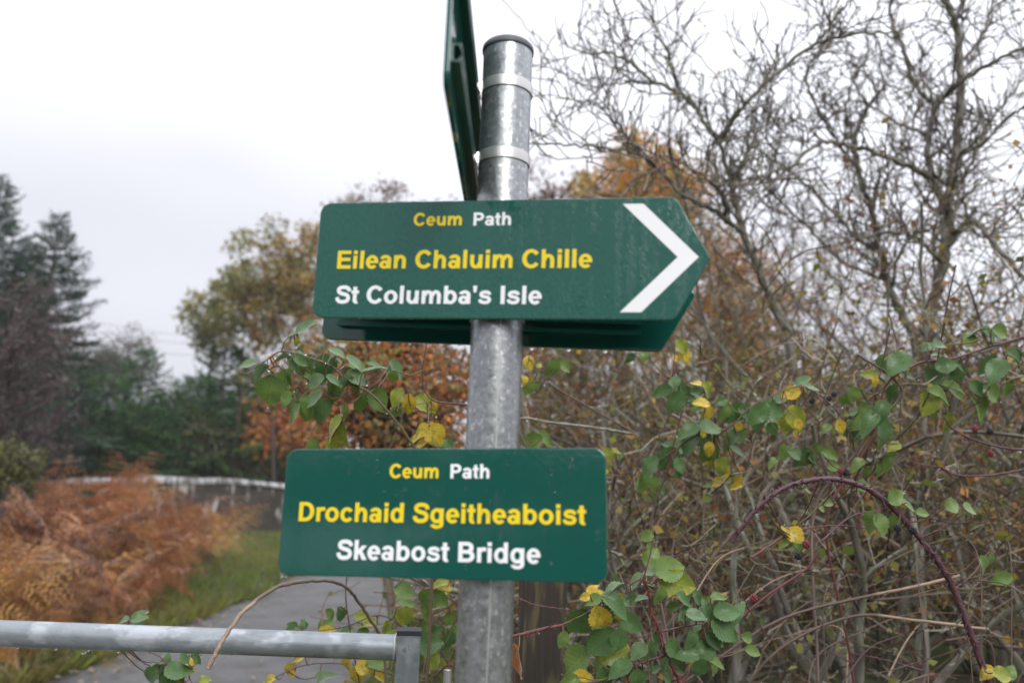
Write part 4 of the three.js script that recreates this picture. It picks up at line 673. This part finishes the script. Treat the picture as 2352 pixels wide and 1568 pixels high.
bramble('bramble spray with green and yellow leaves between the two front boards, left of the pole', 401, [516.8, 689, 0.26855], 1.95,
  [{ p: [[1750, 1500], [1600, 1230], [1390, 950], [1230, 790], [1050, 700], [900, 560], [700, 490], [480, 440], [300, 550], [0, 700]], r: 0.0042, e: 0.0012, c: 'olive', root: [0.05, 0.1] }, { p: [[480, 440], [520, 340], [690, 225]], r: 0.0018, c: 'olive' }, { p: [[1390, 950], [1600, 900], [1760, 870]], r: 0.0016, c: 'olive' }, { p: [[1050, 700], [1010, 950], [960, 1080]], r: 0.0014, c: 'red' }, { p: [[700, 490], [650, 700], [560, 800]], r: 0.0014, c: 'olive' }, { p: [[2300, 1000], [2080, 900], [1790, 860], [1710, 780], [1690, 600], [1720, 380], [1700, 150]], r: 0.003, c: 'brown', root: [0.3, -0.3] }],
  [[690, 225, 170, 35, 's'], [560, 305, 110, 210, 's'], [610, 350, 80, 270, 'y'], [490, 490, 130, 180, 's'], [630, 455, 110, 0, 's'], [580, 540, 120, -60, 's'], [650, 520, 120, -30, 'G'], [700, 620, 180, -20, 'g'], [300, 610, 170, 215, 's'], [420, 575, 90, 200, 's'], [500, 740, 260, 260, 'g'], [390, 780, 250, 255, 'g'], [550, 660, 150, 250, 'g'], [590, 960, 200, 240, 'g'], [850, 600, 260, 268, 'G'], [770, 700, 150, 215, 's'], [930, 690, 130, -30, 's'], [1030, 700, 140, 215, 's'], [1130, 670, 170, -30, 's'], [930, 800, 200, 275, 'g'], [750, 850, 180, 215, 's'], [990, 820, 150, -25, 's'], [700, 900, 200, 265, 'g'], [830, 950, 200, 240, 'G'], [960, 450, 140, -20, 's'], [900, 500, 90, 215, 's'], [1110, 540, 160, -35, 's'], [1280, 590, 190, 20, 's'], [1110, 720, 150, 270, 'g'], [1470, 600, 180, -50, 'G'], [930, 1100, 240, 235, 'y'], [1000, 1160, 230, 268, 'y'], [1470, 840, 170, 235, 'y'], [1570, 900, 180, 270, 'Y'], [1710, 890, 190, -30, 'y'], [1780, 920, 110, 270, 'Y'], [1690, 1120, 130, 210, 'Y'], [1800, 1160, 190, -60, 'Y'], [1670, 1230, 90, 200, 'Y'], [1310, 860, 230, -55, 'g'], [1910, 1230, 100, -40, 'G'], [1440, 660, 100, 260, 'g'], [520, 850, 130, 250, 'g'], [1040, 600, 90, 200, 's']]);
const br2 = bramble('bramble with green and yellow leaves right of the two front boards', 402, [1148.4, 689, 0.26855], 2.3,
  [{ p: [[1300, 1900], [1420, 1500], [1540, 1250], [1700, 1150], [1850, 1130], [2000, 1060], [2140, 920], [2352, 800], [2700, 620]], r: 0.0045, e: 0.002, c: 'brown', root: [0.1, 0.2] }, { p: [[1420, 1500], [1520, 1100], [1560, 900], [1480, 760], [1470, 680]], r: 0.003, c: 'red' }, { p: [[1700, 1150], [1760, 900], [1740, 720]], r: 0.002, c: 'brown' }, { p: [[1540, 1250], [1300, 1400], [1000, 1500]], r: 0.002, c: 'brown' }, { p: [[160, 1030], [450, 1050], [800, 1090], [1000, 1120], [1180, 1150]], r: 0.0045, e: 0.004, c: 'lichen', root: [0.35, -0.7] }, { p: [[1180, 1150], [700, 880], [400, 690], [250, 500]], r: 0.003, c: 'brown' }],
  [[250, 540, 120, 270, 'Y'], [440, 590, 180, 260, 'g'], [560, 570, 130, -30, 'g'], [330, 570, 60, 200, 'Y'], [240, 760, 110, 250, 'g'], [210, 690, 80, 270, 'Y'], [1110, 500, 100, 250, 'G'], [1230, 480, 90, 270, 'g'], [1560, 400, 130, -50, 'y'], [1580, 480, 120, -70, 'Y'], [1500, 690, 110, 80, 'G'], [1390, 780, 160, 200, 'G'], [1540, 770, 170, -40, 'G'], [1500, 880, 190, 240, 'G'], [1560, 890, 150, 230, 's'], [1620, 850, 100, 10, 'G'], [1700, 720, 120, 160, 'Y'], [1780, 770, 150, -50, 'y'], [1720, 880, 130, 170, 'Y'], [1760, 980, 170, 265, 'Y'], [1710, 790, 140, 0, 's'], [1610, 1120, 190, 200, 'G'], [1810, 1090, 200, 10, 's'], [1630, 1220, 220, 230, 'G'], [1800, 1230, 210, -50, 'G'], [1790, 1280, 120, 260, 'Y'], [1740, 1150, 60, 260, 'Y'], [2010, 970, 200, 230, 'G'], [2150, 990, 210, -30, 'G'], [2200, 1020, 180, 270, 'G'], [2300, 930, 170, 0, 's'], [2040, 1085, 80, 250, 'Y'], [1890, 870, 100, 200, 'G'], [1970, 1210, 190, 220, 'G'], [2050, 1310, 170, -30, 's'], [1430, 1360, 220, 240, 'G'], [1280, 1430, 180, 235, 'G'], [1540, 1420, 120, -60, 'G'], [1900, 1430, 160, 250, 'y'], [1930, 1480, 120, -60, 'Y'], [270, 1210, 170, 200, 'g'], [380, 1180, 130, -40, 'g'], [930, 1330, 120, -70, 'y'], [900, 1440, 100, 240, 'y'], [2010, 1560, 140, 240, 'Y'], [1850, 1560, 110, 200, 'Y'], [1230, 1560, 150, 260, 'g'], [1330, 1600, 170, 250, 'g']]);
berries(br2, [[1830, 1060], [1905, 915], [1916, 905]], 2.3);
const br3 = bramble('dark green bramble climbing into the bare thorn tree at the far right', 403, [1722.6, 660.3, 0.2747], 2.15,
  [{ p: [[560, 1800], [800, 1500], [1050, 1150], [1250, 930], [1270, 850], [1180, 740], [900, 560]], r: 0.0048, e: 0.003, c: 'brown', root: [-0.1, 0.2] }, { p: [[650, 1900], [880, 1500], [1050, 1180], [1150, 800], [1400, 640], [1700, 590], [2000, 500], [2400, 380]], r: 0.004, e: 0.003, c: 'red', root: [0.2, -0.2] }, { p: [[2800, 1280], [2500, 1340], [2200, 1350], [1900, 1280], [1700, 1180], [1620, 1080]], r: 0.0045, e: 0.002, c: 'purple', root: [0.9, -0.2] }, { p: [[2800, 1440], [2500, 1490], [2300, 1520], [2000, 1570], [1700, 1560], [1600, 1500]], r: 0.005, e: 0.0022, c: 'purple', root: [0.9, -0.1] }, { p: [[1700, 600], [1720, 760], [1600, 900]], r: 0.002, c: 'olive' }, { p: [[2100, 470], [2150, 640], [2050, 760], [1930, 950]], r: 0.002, c: 'olive' }, { p: [[900, 1500], [850, 1250], [700, 1000], [420, 830], [0, 1010]], r: 0.003, c: 'brown' }],
  [[330, 880, 160, 190, 'Y'], [390, 1100, 200, 280, 'y'], [410, 1150, 90, 280, 'Y'], [70, 1060, 200, 230, 'G'], [190, 1020, 200, -20, 'G'], [270, 920, 130, 20, 's'], [440, 780, 130, 200, 'G'], [570, 860, 140, -10, 's'], [870, 900, 120, 250, 'g'], [1240, 640, 220, 220, 'G'], [1300, 690, 140, -50, 'G'], [1100, 770, 90, -20, 's'], [1050, 790, 80, 270, 'Y'], [1000, 725, 120, 170, 'y'], [1200, 890, 150, 250, 'G'], [1000, 1140, 200, 220, 'G'], [1120, 1220, 220, 270, 'G'], [1090, 1050, 200, 250, 'G'], [850, 1190, 150, 250, 'G'], [760, 1170, 120, -70, 'Y'], [1210, 1330, 110, 200, 'y'], [1160, 1470, 140, 240, 'g'], [1500, 960, 230, 250, 'y'], [1600, 900, 200, -20, 'g'], [1700, 830, 220, -10, 'g'], [1550, 720, 190, 240, 'G'], [1650, 650, 160, 10, 'G'], [1730, 640, 130, -20, 's'], [1730, 730, 170, 270, 'G'], [1490, 500, 100, 200, 's'], [1600, 480, 120, 10, 's'], [1900, 370, 150, 200, 's'], [2010, 400, 170, -40, 'G'], [1840, 440, 120, 230, 'g'], [2110, 370, 150, -20, 'g'], [2000, 650, 170, 220, 'G'], [2060, 700, 220, 230, 'G'], [2230, 590, 190, -30, 'G'], [1900, 840, 130, -60, 'G'], [1930, 1000, 230, -60, 'g'], [2040, 890, 180, -40, 'g'], [680, 1390, 150, -20, 'g'], [440, 1430, 190, 240, 'G'], [520, 1440, 150, -60, 'G'], [380, 1390, 110, 150, 's'], [640, 1180, 90, 210, 'g'], [950, 1010, 110, 230, 'g'], [290, 1380, 130, 250, 'g'], [900, 1480, 130, 210, 'g']]);
berries(br3, [[1866, 920], [1945, 1085], [1932, 1082, 1], [2275, 990], [2276, 1042, 1], [2240, 985, 1]], 2.1);
const br4 = bramble('leafy bramble with a red thorny cane below the lower board', 404, [1177.2, 1148.5, 0.2677], 1.62,
  [{ p: [[1440, 1568], [1400, 1480], [1310, 1300], [1250, 1080], [1190, 950], [1170, 800], [1120, 680], [1010, 720]], r: 0.0058, e: 0.0018, c: 'red', root: [0.1, 0.1], th: 0.012 }, { p: [[1250, 1130], [1400, 1100], [1520, 1075], [1700, 1040], [1850, 960]], r: 0.0024, e: 0.0012, c: 'red' }, { p: [[-120, 1190], [0, 1170], [200, 1120], [430, 1070]], r: 0.0042, e: 0.003, c: 'red', root: [-0.35, 0.05] }, { p: [[1310, 1330], [1150, 1380], [1000, 1440], [930, 1470]], r: 0.0022, c: 'red' }, { p: [[430, 1070], [700, 930], [900, 760], [1010, 720]], r: 0.002, c: 'olive' }, { p: [[1340, 1350], [1560, 1340], [1650, 1300]], r: 0.0018, c: 'red' }, { p: [[1160, 1250], [1200, 1020], [1180, 960]], r: 0.0022, c: 'red', root: [0, 0.15] }, { p: [[0, 850], [200, 900], [500, 940]], r: 0.0018, c: 'red', root: [-0.2, -0.1] }],
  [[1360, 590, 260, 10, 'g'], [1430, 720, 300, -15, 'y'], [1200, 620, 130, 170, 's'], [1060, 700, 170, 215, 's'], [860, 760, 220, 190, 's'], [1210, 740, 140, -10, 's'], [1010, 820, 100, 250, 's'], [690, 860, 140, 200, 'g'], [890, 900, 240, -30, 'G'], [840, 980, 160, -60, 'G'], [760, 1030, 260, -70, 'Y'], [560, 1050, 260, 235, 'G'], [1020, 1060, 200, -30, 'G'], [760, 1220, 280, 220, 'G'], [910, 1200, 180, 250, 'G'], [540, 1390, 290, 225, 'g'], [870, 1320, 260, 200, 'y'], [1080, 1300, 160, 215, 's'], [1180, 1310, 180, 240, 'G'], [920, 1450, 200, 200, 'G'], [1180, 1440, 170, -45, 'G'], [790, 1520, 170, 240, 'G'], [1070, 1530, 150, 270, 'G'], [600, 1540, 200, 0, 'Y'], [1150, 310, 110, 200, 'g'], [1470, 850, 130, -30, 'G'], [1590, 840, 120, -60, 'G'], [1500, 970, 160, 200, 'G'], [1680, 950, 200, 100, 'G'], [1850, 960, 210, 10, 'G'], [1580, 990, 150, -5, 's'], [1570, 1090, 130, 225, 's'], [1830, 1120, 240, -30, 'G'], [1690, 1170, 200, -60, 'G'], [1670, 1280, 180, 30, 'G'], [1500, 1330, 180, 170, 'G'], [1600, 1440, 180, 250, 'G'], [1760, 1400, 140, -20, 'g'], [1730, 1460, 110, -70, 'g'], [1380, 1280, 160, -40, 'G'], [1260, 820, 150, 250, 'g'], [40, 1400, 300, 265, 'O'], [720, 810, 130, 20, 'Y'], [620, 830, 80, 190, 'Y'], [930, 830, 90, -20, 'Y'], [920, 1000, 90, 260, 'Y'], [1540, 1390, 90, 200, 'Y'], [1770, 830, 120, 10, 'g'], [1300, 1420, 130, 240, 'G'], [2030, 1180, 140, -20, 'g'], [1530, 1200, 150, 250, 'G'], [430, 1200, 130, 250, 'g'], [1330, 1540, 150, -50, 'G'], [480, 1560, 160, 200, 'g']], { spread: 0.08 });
berries(br4, [[1732, 1374, 1]], 1.62);
const br5 = bramble('thick purple thorny cane arching over the lower right of the hedge', 405, [0, 0, 1], 1.75,
  [{ p: [[2300, 1640], [2262, 1540], [2225, 1440], [2180, 1330], [2120, 1245], [2050, 1165], [1985, 1118], [1915, 1100], [1845, 1106], [1785, 1130], [1730, 1180], [1680, 1245]], r: 0.0088, e: 0.0042, c: 'purple', root: [0.1, 0.15], th: 0.0045 }, { p: [[1785, 1130], [1690, 1220], [1600, 1330]], r: 0.003, e: 0.0015, c: 'brown' }],
  [[2060, 1140, 40, 30, 'g'], [2090, 1165, 45, -30, 'g'], [2000, 1200, 50, 250, 'g'], [2025, 1205, 45, -70, 'g'], [1800, 1245, 40, 220, 'y'], [1812, 1222, 36, 120, 'Y'], [1830, 1230, 40, -40, 'Y'], [2190, 1160, 40, 10, 'g'], [2230, 1170, 34, -20, 'g'], [1985, 1115, 40, 10, 'g'], [2260, 1300, 45, -60, 'g'], [2300, 1330, 40, 200, 'g'], [2268, 1545, 36, 210, 'Y'], [2305, 1550, 40, -10, 'y'], [1905, 1155, 26, 10, 'g']]);
berries(br5, [[1834, 1276], [2097, 1218], [2062, 1212], [1852, 1250, 1]], 1.72);
const br6 = bramble('bramble with yellow leaves growing between the barrier and the signpost', 406, [574.2, 1292, 0.3662], 2.1,
  [{ p: [[1250, 700], [1200, 560], [1000, 430], [820, 330], [600, 400], [430, 430]], r: 0.003, c: 'brown', root: [0, 0.1] }, { p: [[1270, 640], [1100, 740], [850, 690], [650, 640], [350, 640], [150, 720]], r: 0.003, c: 'brown', root: [0.1, -0.1] }, { p: [[950, 560], [1020, 400], [1220, 290], [1330, 230]], r: 0.003, c: 'purple', root: [-0.1, 0] }, { p: [[1330, 300], [1180, 180], [1090, 90], [1000, 20]], r: 0.0026, c: 'red', root: [0.1, 0] }, { p: [[620, 380], [600, 200], [605, 90], [600, -40]], r: 0.0025, c: 'brown', root: [-0.1, -0.2] }],
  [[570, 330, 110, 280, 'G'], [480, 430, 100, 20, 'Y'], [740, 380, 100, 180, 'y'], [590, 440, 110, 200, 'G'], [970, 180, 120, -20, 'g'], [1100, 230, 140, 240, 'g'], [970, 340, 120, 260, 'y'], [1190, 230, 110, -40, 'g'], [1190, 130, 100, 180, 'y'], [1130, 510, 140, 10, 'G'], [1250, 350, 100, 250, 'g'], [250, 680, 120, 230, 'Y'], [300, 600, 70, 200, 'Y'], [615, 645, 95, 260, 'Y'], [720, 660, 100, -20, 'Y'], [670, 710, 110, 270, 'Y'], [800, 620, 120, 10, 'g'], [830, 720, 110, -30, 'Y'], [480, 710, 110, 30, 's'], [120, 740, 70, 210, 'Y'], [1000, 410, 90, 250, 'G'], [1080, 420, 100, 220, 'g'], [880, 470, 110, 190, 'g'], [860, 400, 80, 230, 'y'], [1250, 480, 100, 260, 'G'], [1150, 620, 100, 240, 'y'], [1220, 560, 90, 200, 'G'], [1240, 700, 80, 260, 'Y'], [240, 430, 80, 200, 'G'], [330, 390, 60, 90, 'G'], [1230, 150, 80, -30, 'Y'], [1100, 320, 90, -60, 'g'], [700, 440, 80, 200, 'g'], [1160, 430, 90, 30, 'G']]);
bramble('short bramble shoot with dark leaves poking up behind the barrier rail', 407, [0, 1320.7, 0.21973], 1.95,
  [{ p: [[1980, 1250], [1900, 1100], [1760, 950], [1680, 860], [1500, 760], [1380, 560], [1340, 480]], r: 0.003, c: 'brown', root: [0.05, 0.1] }, { p: [[1900, 1100], [1980, 1000], [2100, 830]], r: 0.0018, c: 'olive' }, { p: [[1500, 780], [1200, 790], [900, 780]], r: 0.0015, c: 'olive' }],
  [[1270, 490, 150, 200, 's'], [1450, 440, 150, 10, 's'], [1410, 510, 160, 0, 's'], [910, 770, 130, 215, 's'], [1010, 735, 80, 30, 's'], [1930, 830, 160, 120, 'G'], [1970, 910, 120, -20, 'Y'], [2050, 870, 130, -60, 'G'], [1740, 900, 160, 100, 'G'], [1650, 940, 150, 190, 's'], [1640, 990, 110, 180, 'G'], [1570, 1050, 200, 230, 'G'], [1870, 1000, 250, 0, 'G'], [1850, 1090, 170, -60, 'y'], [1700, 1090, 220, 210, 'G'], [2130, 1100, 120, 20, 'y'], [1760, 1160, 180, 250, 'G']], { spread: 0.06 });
// loose dead canes through the lower right of the hedge, one bush
{
  const r = rngOf(409), cs = [{ p: [[1500, 1640], [1640, 1520], [1800, 1420], [1990, 1370], [2110, 1345], [2205, 1322]], r: 0.0035, e: 0.004, c: 'brown', tip: 'pale', root: [-0.1, 0] }, { p: [[1700, 1620], [1780, 1500], [1960, 1415], [2110, 1425], [2270, 1445]], r: 0.0035, e: 0.0038, c: 'brown', tip: 'pale', root: [0.1, 0.1] }, { p: [[1540, 1600], [1640, 1480], [1760, 1370], [1860, 1300], [1880, 1270]], r: 0.004, e: 0.0025, c: 'red', root: [0, 0.1] }];
  for (let i = 0; i < 46; i++) { const x = 1450 + r() * 950, y = 1180 + r() * 480, a = (r() - 0.5) * 2.6 + (r() < 0.5 ? 0 : Math.PI), L = 120 + r() * 300, dd = (r() - 0.35) * 0.9; cs.push({ p: [[x, y, dd], [x + Math.cos(a) * L * 0.35, y - Math.sin(Math.abs(a)) * L * 0.3 - 20 * r(), dd + 0.05], [x + Math.cos(a) * L * 0.7, y - Math.sin(Math.abs(a)) * L * 0.5, dd + 0.1], [x + Math.cos(a) * L, y - Math.sin(Math.abs(a)) * L * 0.6 + 30 * r(), dd + (r() - 0.5) * 0.2]], r: 0.0014 + r() * 0.0016, e: 0.001, c: pick(r, ['red', 'brown', 'brown', 'purple', 'pale']), ...(i % 3 ? {} : { root: [(x - 1500) / 1000, 0.1] }) }); }
  bramble('tangle of dead leafless bramble canes with pale broken ends', 409, [0, 0, 1], 1.95, cs, []);
}
// dead curved stem hooked over the barrier
{
  const r = rngOf(11), P = [[478, 1536, 1.5], [500, 1490, 1.52], [530, 1440, 1.56], [572, 1392, 1.62], [640, 1347, 1.7], [720, 1333, 1.78], [782, 1340, 1.84], [822, 1380, 1.9], [848, 1420, 1.93], [876, 1470, 1.96]].map((a) => at(...a));
  const e = P[P.length - 1].clone(), g = V(e.x + 0.08, hillAt(e.x + 0.08, e.z - 0.1) - 0.03, e.z - 0.1), line = smooth([...P, e.clone().lerp(g, 0.5), g], 80), t = thing('dead_stem', 'dry brown leafless stem arching over the barrier rail', 'stem', g.toArray()), mb = new MB();
  line.forEach((q) => q.sub(g).addScaledVector(rvec(r), 0.0012));
  mb.tube(line, (u) => lerp(0.0045, 0.0034, u) * (1 + 0.15 * Math.max(0, Math.sin(u * 50) - 0.8) * 5), 8, (u, q) => (u < 0.3 ? pick(q, caneCol.pale) : pick(q, [[0.13, 0.1, 0.08], [0.17, 0.13, 0.1]])), 0.15, r); mb.build('stalk', wetBark, t);
}
// rain drops hanging from the twigs
{
  const r = rngOf(99), list = [...drops]; for (let i = 0; i < 900; i++) { const p = pick(r, shrubTips); list.push(p.clone().add(V(0, -0.002, 0))); }
  for (const tips of [tipsA, tipsB, tipsC]) for (let i = 0; i < 120; i++) list.push(pick(r, tips)[0].clone().add(V(0, -0.002, 0)));
  const g = new THREE.SphereGeometry(1, 8, 6), im = new THREE.InstancedMesh(g, water, list.length), m = new THREE.Matrix4(), q = new THREE.Quaternion(); im.name = 'hanging_rain_drops';
  list.forEach((p, i) => { const s = 0.0016 + r() * 0.0018; im.setMatrixAt(i, m.compose(p, q, V(s, s * 1.15, s))); });
  scene.add(tag(im, 'rain drops hanging from the twigs and leaves of the hedge', 'rain drops', null, 'stuff'));
}
scene.traverse((o) => { if (o.isMesh) o.castShadow = o.receiveShadow = true; });
renderer.render(scene, camera);
